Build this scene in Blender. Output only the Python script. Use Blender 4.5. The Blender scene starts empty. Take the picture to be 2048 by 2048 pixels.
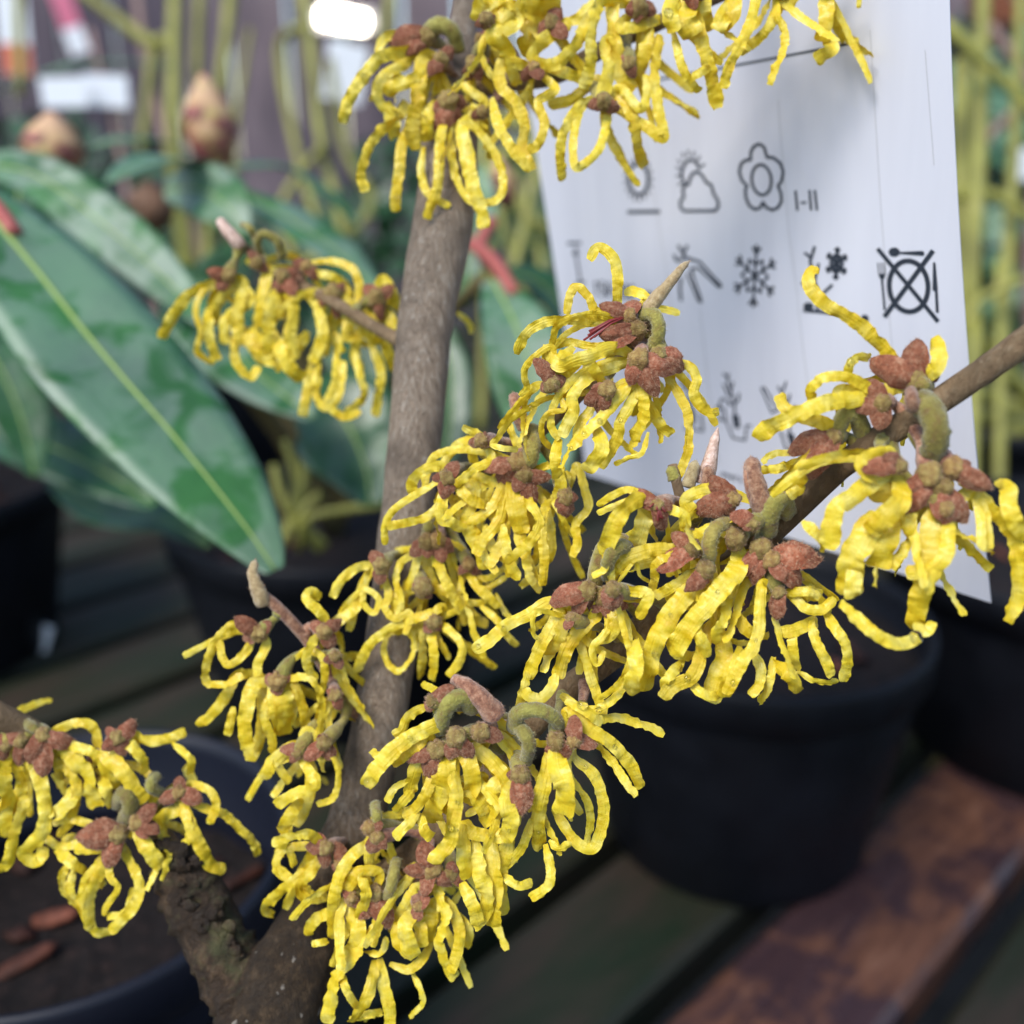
import bpy, math, random
from mathutils import Vector, Matrix, noise

# ------------------------------------------------------------------ camera, world, light
scene = bpy.context.scene
COL = scene.collection
CAM = Vector((0.0, 0.0, 1.0))
PITCH = math.radians(20.0)
RIGHT = Vector((1, 0, 0))
FWD = Vector((0, math.cos(PITCH), -math.sin(PITCH)))
UP = Vector((0, math.sin(PITCH), math.cos(PITCH)))
cam_data = bpy.data.cameras.new('camera')
cam = bpy.data.objects.new('camera', cam_data)
COL.objects.link(cam)
cam.location = CAM
cam.rotation_euler = (math.radians(90) - PITCH, 0, 0)
cam_data.sensor_width = 36.0
cam_data.lens = 36.0
cam_data.clip_start = 0.005
cam_data.clip_end = 200.0
cam_data.dof.use_dof = True
cam_data.dof.focus_distance = 0.139
cam_data.dof.aperture_fstop = 36.0 / 3.1
scene.camera = cam

world = bpy.data.worlds.new('World')
scene.world = world
world.use_nodes = True
wn = world.node_tree
sky = wn.nodes.new('ShaderNodeTexSky')
sky.sky_type = 'NISHITA'
sky.sun_disc = False
SUN_EL, SUN_AZ = math.radians(52), math.radians(-140)     # azimuth from +Y towards +X
sky.sun_elevation = SUN_EL
sky.sun_rotation = SUN_AZ
sky.air_density = 1.0
sky.dust_density = 0.6
wn.links.new(sky.outputs[0], wn.nodes['Background'].inputs[0])
wn.nodes['Background'].inputs[1].default_value = 0.13
sd = bpy.data.lights.new('sun', 'SUN')
sd.energy = 1.9
sd.angle = math.radians(26)
sd.color = (1.0, 0.96, 0.9)
sun = bpy.data.objects.new('sun', sd)
COL.objects.link(sun)
SD = Vector((math.sin(SUN_AZ) * math.cos(SUN_EL), math.cos(SUN_AZ) * math.cos(SUN_EL), math.sin(SUN_EL)))
sun.rotation_euler = SD.to_track_quat('Z', 'Y').to_euler()
sun.location = (0, 0, 5)
scene.view_settings.view_transform = 'Standard'
scene.view_settings.look = 'None'
scene.view_settings.exposure = 0.95
scene.view_settings.gamma = 1.0
scene.render.engine = 'CYCLES'
scene.cycles.use_denoising = True
scene.cycles.max_bounces = 8
scene.cycles.transparent_max_bounces = 8
scene.cycles.caustics_reflective = False
scene.cycles.caustics_refractive = True
scene.cycles.sample_clamp_indirect = 4.0

# ------------------------------------------------------------------ helpers
rnd = random.Random(11)
PX = 2048.0
def at(x, y, d):
    """a point of the place: photo position and distance along the view axis (metres)"""
    return CAM + (RIGHT * ((x - 1024) / PX) - UP * ((y - 1024) / PX) + FWD) * d
def vlerp(a, b, t): return a + (b - a) * t
def catmull(pts, n):
    """resample a polyline of tuples / vectors with a Catmull-Rom spline to n+1 samples"""
    P = [tuple(p) for p in pts]
    if len(P) == 2:
        return [tuple(a + (b - a) * i / n for a, b in zip(P[0], P[1])) for i in range(n + 1)]
    P = [tuple(2 * a - b for a, b in zip(P[0], P[1]))] + P + [tuple(2 * a - b for a, b in zip(P[-1], P[-2]))]
    m = len(P) - 3
    lens = [0.0]
    for i in range(1, m + 1):
        lens.append(lens[-1] + math.dist(P[i][:2], P[i + 1][:2]) + 1e-9)
    out = []
    for k in range(n + 1):
        t = lens[-1] * k / n
        i = 0
        while i < m - 1 and lens[i + 1] < t: i += 1
        u = (t - lens[i]) / (lens[i + 1] - lens[i]); u = min(max(u, 0), 1)
        a, b, c, d = P[i], P[i + 1], P[i + 2], P[i + 3]
        out.append(tuple(0.5 * ((2 * q) + (-p + r) * u + (2 * p - 5 * q + 4 * r - s) * u * u + (-p + 3 * q - 3 * r + s) * u ** 3)
                         for p, q, r, s in zip(a, b, c, d)))
    return out

class MB:
    def __init__(self): self.v = []; self.f = []; self.m = []; self.slot = 0; self.strip = []
    def add(self, v): self.v.append(tuple(v)); return len(self.v) - 1
    def face(self, *i): self.f.append(i); self.m.append(self.slot)
    def grid(self, rows, closed=False, flip=False):
        """rows: lists of vertices of equal length"""
        idx = [[self.add(p) for p in r] for r in rows]
        n = len(rows[0])
        for a in range(len(rows) - 1):
            for b in range(n if closed else n - 1):
                q = (idx[a][b], idx[a][(b + 1) % n], idx[a + 1][(b + 1) % n], idx[a + 1][b])
                self.face(*(q[::-1] if flip else q))
        return idx
    def tube(self, pts, rad, n=10, rough=0.0, seed=0, cap=True):
        P = [Vector(p) for p in pts]
        ref = None; rows = []
        for i, p in enumerate(P):
            t = (P[min(i + 1, len(P) - 1)] - P[max(i - 1, 0)]).normalized()
            if ref is None:
                ref = t.orthogonal().normalized()
            ref = (ref - t * ref.dot(t)).normalized()
            bi = t.cross(ref)
            row = []
            for k in range(n):
                a = 2 * math.pi * k / n
                r = rad[i]
                dr = ref * math.cos(a) + bi * math.sin(a)
                if rough:
                    r *= 1 + rough * (noise.noise((p + dr * rad[i]) * (0.9 / max(rad[i], 1e-5)) + Vector((seed, 0, 0)))
                                      + 0.5 * noise.noise((p + dr * rad[i]) * (3 / max(rad[i], 1e-5))))
                row.append(p + dr * r)
            rows.append(row)
        idx = self.grid(rows, closed=True)
        if cap:
            a = self.add(P[0]); b = self.add(P[-1])
            for k in range(n):
                self.face(a, idx[0][(k + 1) % n], idx[0][k])
                self.face(b, idx[-1][k], idx[-1][(k + 1) % n])
    def box(self, c, s, rot=None):
        c = Vector(c); h = Vector(s) / 2
        ids = []
        for z in (-1, 1):
            for x, y in ((-1, -1), (1, -1), (1, 1), (-1, 1)):
                o = Vector((x * h.x, y * h.y, z * h.z))
                if rot is not None: o = rot @ o
                ids.append(self.add(c + o))
        a = ids
        for q in ((3, 2, 1, 0), (4, 5, 6, 7), (0, 1, 5, 4), (1, 2, 6, 5), (2, 3, 7, 6), (3, 0, 4, 7)):
            self.face(*[a[i] for i in q])
    def lathe(self, prof, n=32, c=(0, 0, 0)):
        c = Vector(c)
        self.grid([[c + Vector((r * math.cos(2 * math.pi * k / n), r * math.sin(2 * math.pi * k / n), z)) for k in range(n)] for r, z in prof], closed=True)
    def ball(self, c, r, nu=10, nv=7, sq=(1, 1, 1), amp=0.0, seed=0):
        c = Vector(c); rows = []
        for j in range(nv + 1):
            th = math.pi * j / nv
            row = []
            for k in range(nu):
                ph = 2 * math.pi * k / nu
                d = Vector((math.sin(th) * math.cos(ph), math.sin(th) * math.sin(ph), -math.cos(th)))
                rr = r * (1 + amp * noise.noise(d * 1.8 + Vector((seed * 7.1, 0, 0))))
                row.append(c + Vector((d.x * sq[0], d.y * sq[1], d.z * sq[2])) * rr)
            rows.append(row)
        self.grid(rows, closed=True)
    def fuzz(self, n, length, width, seed, lo=0, hi=None, lean=.5):
        '''short pale hairs standing on the faces lo..hi'''
        r = random.Random(seed); fs = self.f[lo:hi]
        for _ in range(n):
            q = [Vector(self.v[i]) for i in fs[r.randrange(len(fs))][:4]]
            nv = (q[1] - q[0]).cross(q[2] - q[0])
            if nv.length < 1e-16: continue
            nv.normalize()
            a, b = r.random(), r.random()
            p = vlerp(vlerp(q[0], q[1], a), vlerp(q[3], q[2], a), b) if len(q) > 3 else q[0]
            d = (nv + Vector((r.gauss(0, lean), r.gauss(0, lean), r.gauss(0, lean)))).normalized() * length * r.uniform(.5, 1.2)
            s_ = d.orthogonal().normalized() * width
            self.face(self.add(p - s_), self.add(p + s_), self.add(p + d))
    def mesh(self, name, mats, smooth=True):
        me = bpy.data.meshes.new(name)
        me.from_pydata(self.v, [], self.f)
        for m in (mats if isinstance(mats, (list, tuple)) else [mats]): me.materials.append(m)
        me.polygons.foreach_set('material_index', self.m)
        if self.strip and len(self.strip) == len(self.v):
            at_ = me.attributes.new('strip', 'FLOAT_VECTOR', 'POINT'); at_.data.foreach_set('vector', [c for q in self.strip for c in q])
        if smooth: me.polygons.foreach_set('use_smooth', [True] * len(self.f))
        me.update()
        return me
    def build(self, name, mats, parent=None, loc=(0, 0, 0), smooth=True, autosmooth=None):
        return link(name, self.mesh(name, mats, smooth), parent, loc)
def link(name, me, parent=None, loc=(0, 0, 0)):
    o = bpy.data.objects.new(name, me); COL.objects.link(o)
    o.parent = parent; o.location = loc
    return o
def tag(o, label=None, cat=None, group=None, kind=None):
    if label: o['label'] = label
    if cat: o['category'] = cat
    if group: o['group'] = group
    if kind: o['kind'] = kind
    return o
def thing(name, label, cat, loc=(0, 0, 0), group=None):
    o = bpy.data.objects.new(name, None); COL.objects.link(o)
    o.location = loc; o.empty_display_size = 0.02
    return tag(o, label, cat, group)

# ------------------------------------------------------------------ materials
def mat(name, base, rough=0.6, spec=0.5, build=None, **kw):
    m = bpy.data.materials.new(name); m.use_nodes = True
    nt = m.node_tree; b = nt.nodes['Principled BSDF']
    b.inputs['Base Color'].default_value = (*base, 1)
    b.inputs['Roughness'].default_value = rough
    b.inputs['Specular IOR Level'].default_value = spec
    for k, v in kw.items():
        b.inputs[k.replace('_', ' ')].default_value = v
    if build: build(nt, b)
    return m
def N(nt, typ, **kw):
    n = nt.nodes.new(typ)
    for k, v in kw.items():
        if k in n.inputs: n.inputs[k].default_value = v
        else: setattr(n, k, v)
    return n
def noise_tex(nt, scale, detail=4, rough=0.55, vec=None, coord='Object', dist=0.0):
    tc = N(nt, 'ShaderNodeTexCoord'); n = N(nt, 'ShaderNodeTexNoise')
    n.inputs['Scale'].default_value = scale; n.inputs['Detail'].default_value = detail; n.inputs['Roughness'].default_value = rough
    n.inputs['Distortion'].default_value = dist
    if vec:
        mp = N(nt, 'ShaderNodeMapping'); mp.inputs['Scale'].default_value = vec
        nt.links.new(tc.outputs[coord], mp.inputs[0]); nt.links.new(mp.outputs[0], n.inputs['Vector'])
    else:
        nt.links.new(tc.outputs[coord], n.inputs['Vector'])
    return n
def ramp(nt, src, stops):
    r = N(nt, 'ShaderNodeValToRGB')
    e = r.color_ramp.elements
    while len(e) < len(stops): e.new(0.5)
    for k, (p, c) in enumerate(stops):
        e[k].position = p; e[k].color = (*c, 1) if len(c) == 3 else c
    nt.links.new(src, r.inputs[0])
    return r
def bump(nt, b, src, strength, dist):
    bp = N(nt, 'ShaderNodeBump'); bp.inputs['Strength'].default_value = strength; bp.inputs['Distance'].default_value = dist
    nt.links.new(src, bp.inputs['Height']); nt.links.new(bp.outputs[0], b.inputs['Normal'])
    return bp
def mixc(nt, fac, a, c, mode='MIX'):
    m = N(nt, 'ShaderNodeMix'); m.data_type = 'RGBA'; m.blend_type = mode
    for s, v in ((0, fac), (6, a), (7, c)):
        if hasattr(v, 'default_value') and hasattr(v, 'links'): nt.links.new(v, m.inputs[s])
        else: m.inputs[s].default_value = v if s == 0 else (*v, 1)
    return m.outputs[2]
def obj_random(nt): return N(nt, 'ShaderNodeObjectInfo').outputs['Random']

def petal_build(nt, b):
    n = noise_tex(nt, 330, 4, 0.65)
    c1 = ramp(nt, n.outputs[0], [(0.26, (0.86, 0.62, 0.012)), (0.48, (0.93, 0.77, 0.045)), (0.72, (0.95, 0.87, 0.21))]).outputs[0]
    c = mixc(nt, 0.08, c1, (0.93, 0.66, 0.02))
    r = obj_random(nt)
    rr = ramp(nt, r, [(0, (0.93, 0.87, 0.7)), (0.35, (0.98, 0.97, 0.95)), (1, (1, 1.02, 1.3))]).outputs[0]
    c = mixc(nt, 1.0, c, rr, 'MULTIPLY')
    nt.links.new(c, b.inputs['Base Color'])
    at_ = N(nt, 'ShaderNodeAttribute', attribute_name='strip')      # x: mm along the petal, y: mm across it
    def stripnoise(sc, detail):
        mp = N(nt, 'ShaderNodeMapping'); mp.inputs['Scale'].default_value = sc
        nz = N(nt, 'ShaderNodeTexNoise'); nz.inputs['Scale'].default_value = 1.0; nz.inputs['Detail'].default_value = detail
        nt.links.new(at_.outputs['Vector'], mp.inputs[0]); nt.links.new(mp.outputs[0], nz.inputs['Vector'])
        return nz.outputs[0]
    vein = stripnoise((0.22, 5.5, 1.0), 3); crease = stripnoise((1.5, 0.55, 1.0), 4)
    c = mixc(nt, ramp(nt, vein, [(0.36, (0.16,) * 3), (0.5, (0, 0, 0))]).outputs[0], c, (0.74, 0.50, 0.012))
    nt.links.new(c, b.inputs['Base Color'])
    b1 = N(nt, 'ShaderNodeBump'); b1.inputs['Strength'].default_value = 0.8; b1.inputs['Distance'].default_value = 0.00022
    nt.links.new(vein, b1.inputs['Height'])
    b2 = N(nt, 'ShaderNodeBump'); b2.inputs['Strength'].default_value = 0.45; b2.inputs['Distance'].default_value = 0.0005
    nt.links.new(crease, b2.inputs['Height']); nt.links.new(b1.outputs[0], b2.inputs['Normal']); nt.links.new(b2.outputs[0], b.inputs['Normal'])
    tr = N(nt, 'ShaderNodeBsdfTranslucent'); nt.links.new(mixc(nt, 1.0, c, (1, 0.97, 0.6), 'MULTIPLY'), tr.inputs[0])
    mx = N(nt, 'ShaderNodeMixShader'); mx.inputs[0].default_value = 0.38
    nt.links.new(b.outputs[0], mx.inputs[1]); nt.links.new(tr.outputs[0], mx.inputs[2])
    nt.links.new(mx.outputs[0], nt.nodes['Material Output'].inputs[0])
M_PETAL = mat('yellow_petal', (0.8, 0.62, 0.03), 0.38, 0.5, petal_build, Coat_Weight=0.3, Coat_Roughness=0.2)

def fuzzy(stops, scale=900, bstr=0.6, bd=0.0005, mul=4):
    def f(nt, b):
        n = noise_tex(nt, scale, 5, 0.65)
        c = ramp(nt, n.outputs[0], stops).outputs[0]
        r = obj_random(nt)
        rr = ramp(nt, r, [(0, (0.72, 0.66, 0.62)), (0.5, (1, 1, 1)), (1, (1.15, 1.0, 1.02))]).outputs[0]
        c = mixc(nt, 1.0, c, rr, 'MULTIPLY')
        nt.links.new(c, b.inputs['Base Color'])
        bump(nt, b, noise_tex(nt, scale * mul, 3).outputs[0], bstr, bd)
    return f
M_SEPAL = mat('sepal_outer', (0.35, 0.13, 0.1), 0.75, 0.3, fuzzy([(0.3, (0.15, 0.036, 0.016)), (0.5, (0.33, 0.115, 0.055)), (0.72, (0.55, 0.31, 0.19))], 5.5, 0.8, 0.00035, 7),
              Sheen_Weight=0.1, Sheen_Roughness=0.5, Sheen_Tint=(0.9, 0.75, 0.7, 1))
M_SEPAL_IN = mat('sepal_inner', (0.25, 0.03, 0.03), 0.45, 0.45, fuzzy([(0.3, (0.12, 0.014, 0.014)), (0.7, (0.27, 0.04, 0.035))], 6, 0.3, 0.0003))
M_CUP = mat('calyx_cup', (0.3, 0.19, 0.09), 0.8, 0.25, fuzzy([(0.3, (0.18, 0.10, 0.035)), (0.5, (0.30, 0.21, 0.065)), (0.7, (0.42, 0.34, 0.12))], 1100),
            Sheen_Weight=0.12, Sheen_Roughness=0.5, Sheen_Tint=(0.9, 0.8, 0.65, 1))
M_STALK = mat('green_stalk', (0.24, 0.27, 0.08), 0.7, 0.3, fuzzy([(0.3, (0.20, 0.12, 0.035)), (0.46, (0.24, 0.21, 0.035)), (0.7, (0.36, 0.33, 0.07))], 700),
              Sheen_Weight=0.35, Sheen_Roughness=0.5)
M_BUD = mat('leaf_bud', (0.4, 0.28, 0.15), 0.75, 0.3, fuzzy([(0.3, (0.24, 0.17, 0.07)), (0.5, (0.38, 0.30, 0.14)), (0.72, (0.50, 0.43, 0.24))], 1300),
            Sheen_Weight=0.4, Sheen_Roughness=0.5)
M_BUDRED = mat('russet_bud', (0.36, 0.17, 0.1), 0.7, 0.3, fuzzy([(0.34, (0.15, 0.055, 0.028)), (0.5, (0.31, 0.15, 0.080)), (0.66, (0.48, 0.29, 0.175))], 1300),
               Sheen_Weight=0.4, Sheen_Roughness=0.5)
M_BUDPALE = mat('pale_bud', (0.62, 0.46, 0.38), 0.6, 0.35, fuzzy([(0.35, (0.42, 0.29, 0.21)), (0.5, (0.60, 0.46, 0.36)), (0.68, (0.74, 0.64, 0.55))], 1300))

M_HAIR = mat('pale_fuzz', (0.46, 0.29, 0.18), 0.7, 0.3)
M_HAIRGREEN = mat('green_fuzz', (0.44, 0.38, 0.18), 0.7, 0.3)
def bark_build(dark, mid, light, moss=0.0, zscale=0.14, scale=900, foot=False):
    def f(nt, b):
        a = noise_tex(nt, scale, 8, 0.72, vec=(1, 1, zscale), dist=0.5)
        c = ramp(nt, a.outputs[0], [(0.28, dark), (0.5, mid), (0.74, light)]).outputs[0]
        big = noise_tex(nt, 90, 4, 0.6)
        k = ramp(nt, big.outputs[0], [(0.42, (0, 0, 0)), (0.62, (1, 1, 1))]).outputs[0]
        c = mixc(nt, k, c, tuple(0.55 * q for q in mid))
        if moss:
            mo = ramp(nt, noise_tex(nt, 160, 5, 0.7).outputs[0], [(0.5, (0, 0, 0)), (0.66, (moss,) * 3)]).outputs[0]
            c = mixc(nt, mo, c, (0.10, 0.11, 0.035))
        if foot:                                  # old wet crust on the swollen wood at the foot
            tc = N(nt, 'ShaderNodeTexCoord'); sx = N(nt, 'ShaderNodeSeparateXYZ'); nt.links.new(tc.outputs['Object'], sx.inputs[0])
            ad = N(nt, 'ShaderNodeMath', operation='MULTIPLY_ADD'); nt.links.new(noise_tex(nt, 170, 5, 0.7).outputs[0], ad.inputs[0])
            ad.inputs[1].default_value = 0.05; nt.links.new(sx.outputs[2], ad.inputs[2])
            k2 = ramp(nt, ad.outputs[0], [(0.128, (0.92,) * 3), (0.152, (0, 0, 0))]).outputs[0]
            old = ramp(nt, noise_tex(nt, 420, 6, 0.7).outputs[0], [(0.3, (0.010, 0.005, 0.002)), (0.52, (0.034, 0.018, 0.006)), (0.75, (0.14, 0.085, 0.04))]).outputs[0]
            c = mixc(nt, k2, c, old)
        sp = ramp(nt, noise_tex(nt, 520, 2, 0.5, vec=(1, 1, 0.7)).outputs[0], [(0.70, (0, 0, 0)), (0.76, (0.6,) * 3)]).outputs[0]
        c = mixc(nt, sp, c, light)
        nt.links.new(c, b.inputs['Base Color'])
        bump(nt, b, a.outputs[0], 1.0, 0.0016)
    return f
M_TRUNK = mat('grey_brown_bark', (0.26, 0.2, 0.14), 0.8, 0.3, bark_build((0.15, 0.105, 0.07), (0.38, 0.29, 0.21), (0.60, 0.53, 0.44), 0, 0.12, 1500, True))
M_OLD = mat('old_bark', (0.1, 0.06, 0.03), 0.55, 0.45, bark_build((0.011, 0.006, 0.003), (0.040, 0.021, 0.008), (0.15, 0.09, 0.045), 0.5, 0.6, 420))
M_TWIG = mat('brown_twig_bark', (0.2, 0.12, 0.06), 0.6, 0.35, bark_build((0.17, 0.095, 0.05), (0.34, 0.225, 0.12), (0.50, 0.38, 0.24), 0, 0.5, 900))

def card_build(nt, b):
    a = noise_tex(nt, 46, 5, 0.6, vec=(1, 1, 0.10))
    c = ramp(nt, a.outputs[0], [(0.3, (0.56, 0.56, 0.62)), (0.5, (0.64, 0.64, 0.70)), (0.7, (0.70, 0.70, 0.76))]).outputs[0]
    d = noise_tex(nt, 30, 4, 0.6)
    k = ramp(nt, d.outputs[0], [(0.5, (0, 0, 0)), (0.75, (0.35,) * 3)]).outputs[0]
    c = mixc(nt, k, c, (0.62, 0.60, 0.60))
    s = ramp(nt, noise_tex(nt, 700, 2, 0.5, vec=(1, 1, 0.12)).outputs[0], [(0.735, (0, 0, 0)), (0.77, (0.5,) * 3)]).outputs[0]
    mk = ramp(nt, noise_tex(nt, 60, 1).outputs[0], [(0.55, (0, 0, 0)), (0.6, (1, 1, 1))]).outputs[0]
    s = mixc(nt, 1.0, s, mk, 'MULTIPLY')
    c = mixc(nt, s, c, (0.45, 0.44, 0.44))
    nt.links.new(c, b.inputs['Base Color'])
M_CARD = mat('card_stock', (0.8, 0.8, 0.8), 0.42, 0.4, card_build)
M_INK = mat('printed_ink', (0.028, 0.035, 0.05), 0.5, 0.4)
M_GREYINK = mat('pale_printed_grain', (0.48, 0.48, 0.5), 0.5, 0.4)

def leaf_build(c0, c1, patch, coat=1.0, spec=1.0):
    def f(nt, b):
        n = noise_tex(nt, 60, 4)
        c = ramp(nt, n.outputs[0], [(0.35, c0), (0.65, c1)]).outputs[0]
        nt.links.new(c, b.inputs['Base Color'])
        w = noise_tex(nt, 70, 4, 0.55, vec=(1, 1, 1), dist=0.7)
        k = ramp(nt, w.outputs[0], [(0.40, (0, 0, 0)), (0.52, (1, 1, 1))]).outputs[0]
        nt.links.new(ramp(nt, k, [(0, (0.45,) * 3), (1, (patch,) * 3)]).outputs[0], b.inputs['Roughness'])
        nt.links.new(ramp(nt, k, [(0, (0.12,) * 3), (1, (coat,) * 3)]).outputs[0], b.inputs['Coat Weight'])
        nt.links.new(ramp(nt, k, [(0, (0.25,) * 3), (1, (spec,) * 3)]).outputs[0], b.inputs['Specular IOR Level'])
        bump(nt, b, noise_tex(nt, 240, 3).outputs[0], 0.25, 0.001)
    return f
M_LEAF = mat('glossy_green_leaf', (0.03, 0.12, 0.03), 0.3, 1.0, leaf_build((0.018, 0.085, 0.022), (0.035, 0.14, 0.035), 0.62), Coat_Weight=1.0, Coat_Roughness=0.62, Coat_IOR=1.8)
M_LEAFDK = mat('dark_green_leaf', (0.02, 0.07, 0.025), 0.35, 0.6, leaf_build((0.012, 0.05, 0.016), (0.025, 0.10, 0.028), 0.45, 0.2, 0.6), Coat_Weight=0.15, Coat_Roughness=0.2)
M_RIB = mat('pale_leaf_midrib', (0.24, 0.34, 0.08), 0.45, 0.4)
M_PETIOLE = mat('red_petiole', (0.36, 0.09, 0.07), 0.5, 0.4)
M_RSTEM = mat('rhododendron_stem', (0.13, 0.10, 0.04), 0.7, 0.3)
def rbud_build(nt, b):
    tc = N(nt, 'ShaderNodeTexCoord'); sp = N(nt, 'ShaderNodeSeparateXYZ'); nt.links.new(tc.outputs['Generated'], sp.inputs[0])
    c = ramp(nt, sp.outputs[2], [(0.1, (0.24, 0.07, 0.07)), (0.36, (0.32, 0.12, 0.08)), (0.55, (0.56, 0.36, 0.17)), (0.9, (0.60, 0.36, 0.22)), (1, (0.5, 0.22, 0.14))]).outputs[0]
    n = noise_tex(nt, 160, 3)
    c = mixc(nt, ramp(nt, n.outputs[0], [(0.55, (0, 0, 0)), (0.7, (0.6,) * 3)]).outputs[0], c, (0.40, 0.42, 0.08))
    nt.links.new(c, b.inputs['Base Color'])
M_RBUD = mat('salmon_bud_scales', (0.55, 0.34, 0.2), 0.55, 0.35, rbud_build)
M_RBUDBR = mat('brown_bud_scales', (0.22, 0.12, 0.07), 0.6, 0.3)
def stem_build(nt, b):
    n = noise_tex(nt, 40, 3)
    c = ramp(nt, n.outputs[0], [(0.3, (0.18, 0.17, 0.035)), (0.6, (0.30, 0.29, 0.06)), (0.8, (0.36, 0.31, 0.10))]).outputs[0]
    nt.links.new(c, b.inputs['Base Color'])
M_YSTEM = mat('yellow_green_stem', (0.34, 0.32, 0.06), 0.5, 0.4, stem_build)
M_BRSTEM = mat('brown_pink_stem', (0.28, 0.18, 0.15), 0.6, 0.3)
M_REDSTEM = mat('dark_red_stem', (0.06, 0.012, 0.012), 0.5, 0.4)
def pot_build(nt, b):
    n = noise_tex(nt, 30, 5, 0.6)
    c = ramp(nt, n.outputs[0], [(0.35, (0.0035, 0.004, 0.006)), (0.7, (0.006, 0.007, 0.011))]).outputs[0]
    nt.links.new(c, b.inputs['Base Color'])
    nt.links.new(ramp(nt, noise_tex(nt, 60, 4).outputs[0], [(0.3, (0.45,) * 3), (0.7, (0.65,) * 3)]).outputs[0], b.inputs['Roughness'])
M_POT = mat('black_plastic', (0.014, 0.017, 0.028), 0.55, 0.2, pot_build)
M_POTNAVY = mat('slate_blue_plastic', (0.006, 0.0075, 0.015), 0.5, 0.3)
def soil_build(nt, b):
    n = noise_tex(nt, 240, 5, 0.7)
    c = ramp(nt, n.outputs[0], [(0.35, (0.005, 0.0035, 0.0035)), (0.55, (0.014, 0.009, 0.008)), (0.75, (0.05, 0.028, 0.023))]).outputs[0]
    nt.links.new(c, b.inputs['Base Color']); bump(nt, b, n.outputs[0], 1.0, 0.004)
M_SOIL = mat('dark_compost', (0.03, 0.02, 0.015), 0.85, 0.3, soil_build)
def chip_build(nt, b):
    n = noise_tex(nt, 300, 4, 0.6)
    c = ramp(nt, n.outputs[0], [(0.3, (0.05, 0.018, 0.012)), (0.7, (0.22, 0.075, 0.045))]).outputs[0]
    r = ramp(nt, obj_random(nt), [(0, (0.2, 0.2, 0.22)), (0.7, (0.4, 0.4, 0.4)), (1, (1.2, 1.1, 1.0))]).outputs[0]
    nt.links.new(mixc(nt, 1.0, c, r, 'MULTIPLY'), b.inputs['Base Color'])
M_CHIP = mat('bark_chip', (0.2, 0.08, 0.05), 0.7, 0.3, chip_build)
def plank_build(nt, b):
    grain = noise_tex(nt, 42, 5, 0.6, vec=(0.9, 6, 6))
    c = ramp(nt, grain.outputs[0], [(0.3, (0.075, 0.030, 0.018)), (0.55, (0.17, 0.070, 0.038)), (0.75, (0.26, 0.125, 0.075))]).outputs[0]
    wet = noise_tex(nt, 26, 4, 0.6, dist=0.8)
    k = ramp(nt, wet.outputs[0], [(0.44, (0, 0, 0)), (0.56, (0.85,) * 3)]).outputs[0]
    c = mixc(nt, k, c, (0.040, 0.024, 0.030))
    nt.links.new(c, b.inputs['Base Color'])
    rr = ramp(nt, wet.outputs[0], [(0.44, (0.55,) * 3), (0.6, (0.22,) * 3)]).outputs[0]
    nt.links.new(rr, b.inputs['Roughness'])
    bump(nt, b, grain.outputs[0], 0.5, 0.002)
M_PLANK = mat('wet_bench_wood', (0.15, 0.06, 0.035), 0.45, 0.4, plank_build)
def algae_build(nt, b):
    g_ = noise_tex(nt, 14, 5, 0.6, vec=(0.8, 3, 3))
    c = ramp(nt, g_.outputs[0], [(0.34, (0.010, 0.020, 0.008)), (0.5, (0.022, 0.022, 0.012)), (0.66, (0.040, 0.026, 0.018))]).outputs[0]
    nt.links.new(c, b.inputs['Base Color']); bump(nt, b, noise_tex(nt, 42, 5, 0.6, vec=(0.9, 6, 6)).outputs[0], 0.5, 0.002)
M_PLANKGREEN = mat('algae_stained_bench_wood', (0.02, 0.02, 0.012), 0.6, 0.3, algae_build)
M_FRAME = mat('dark_bench_frame', (0.02, 0.018, 0.016), 0.7, 0.3)
def fence_build(nt, b):
    grain = noise_tex(nt, 8, 5, 0.6, vec=(4, 4, 0.5))
    c = ramp(nt, grain.outputs[0], [(0.3, (0.08, 0.066, 0.075)), (0.55, (0.17, 0.135, 0.145)), (0.75, (0.27, 0.22, 0.215))]).outputs[0]
    r = ramp(nt, obj_random(nt), [(0, (0.45, 0.45, 0.55)), (1, (1.1, 1.05, 1.05))]).outputs[0]
    nt.links.new(mixc(nt, 1.0, c, r, 'MULTIPLY'), b.inputs['Base Color'])
M_FENCE = mat('weathered_fence_wood', (0.12, 0.1, 0.1), 0.8, 0.3, fence_build)
def ground_build(nt, b):
    n = noise_tex(nt, 12, 6, 0.7)
    c = ramp(nt, n.outputs[0], [(0.3, (0.02, 0.019, 0.018)), (0.7, (0.055, 0.05, 0.046))]).outputs[0]
    nt.links.new(c, b.inputs['Base Color'])
M_GROUND = mat('damp_concrete', (0.04, 0.04, 0.04), 0.7, 0.3, ground_build)
M_TERRA = mat('terracotta', (0.36, 0.13, 0.07), 0.8, 0.3)
M_WHITE = mat('white_plastic', (0.8, 0.82, 0.85), 0.4, 0.4)
M_PINK = mat('pink_print', (0.62, 0.16, 0.24), 0.5, 0.4)
M_ORANGE = mat('orange_red_print', (0.6, 0.15, 0.08), 0.5, 0.4)
M_STEEL = mat('grey_metal', (0.3, 0.3, 0.32), 0.4, 0.5)
M_LAMP = mat('lit_lamp_tube', (1, 1, 1), 0.5, 0.5, None, Emission_Color=(1.0, 0.9, 0.72, 1), Emission_Strength=12.0)
M_DROP = mat('water', (1, 1, 1), 0.0, 0.5, None, Transmission_Weight=1.0, IOR=1.33)

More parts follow.
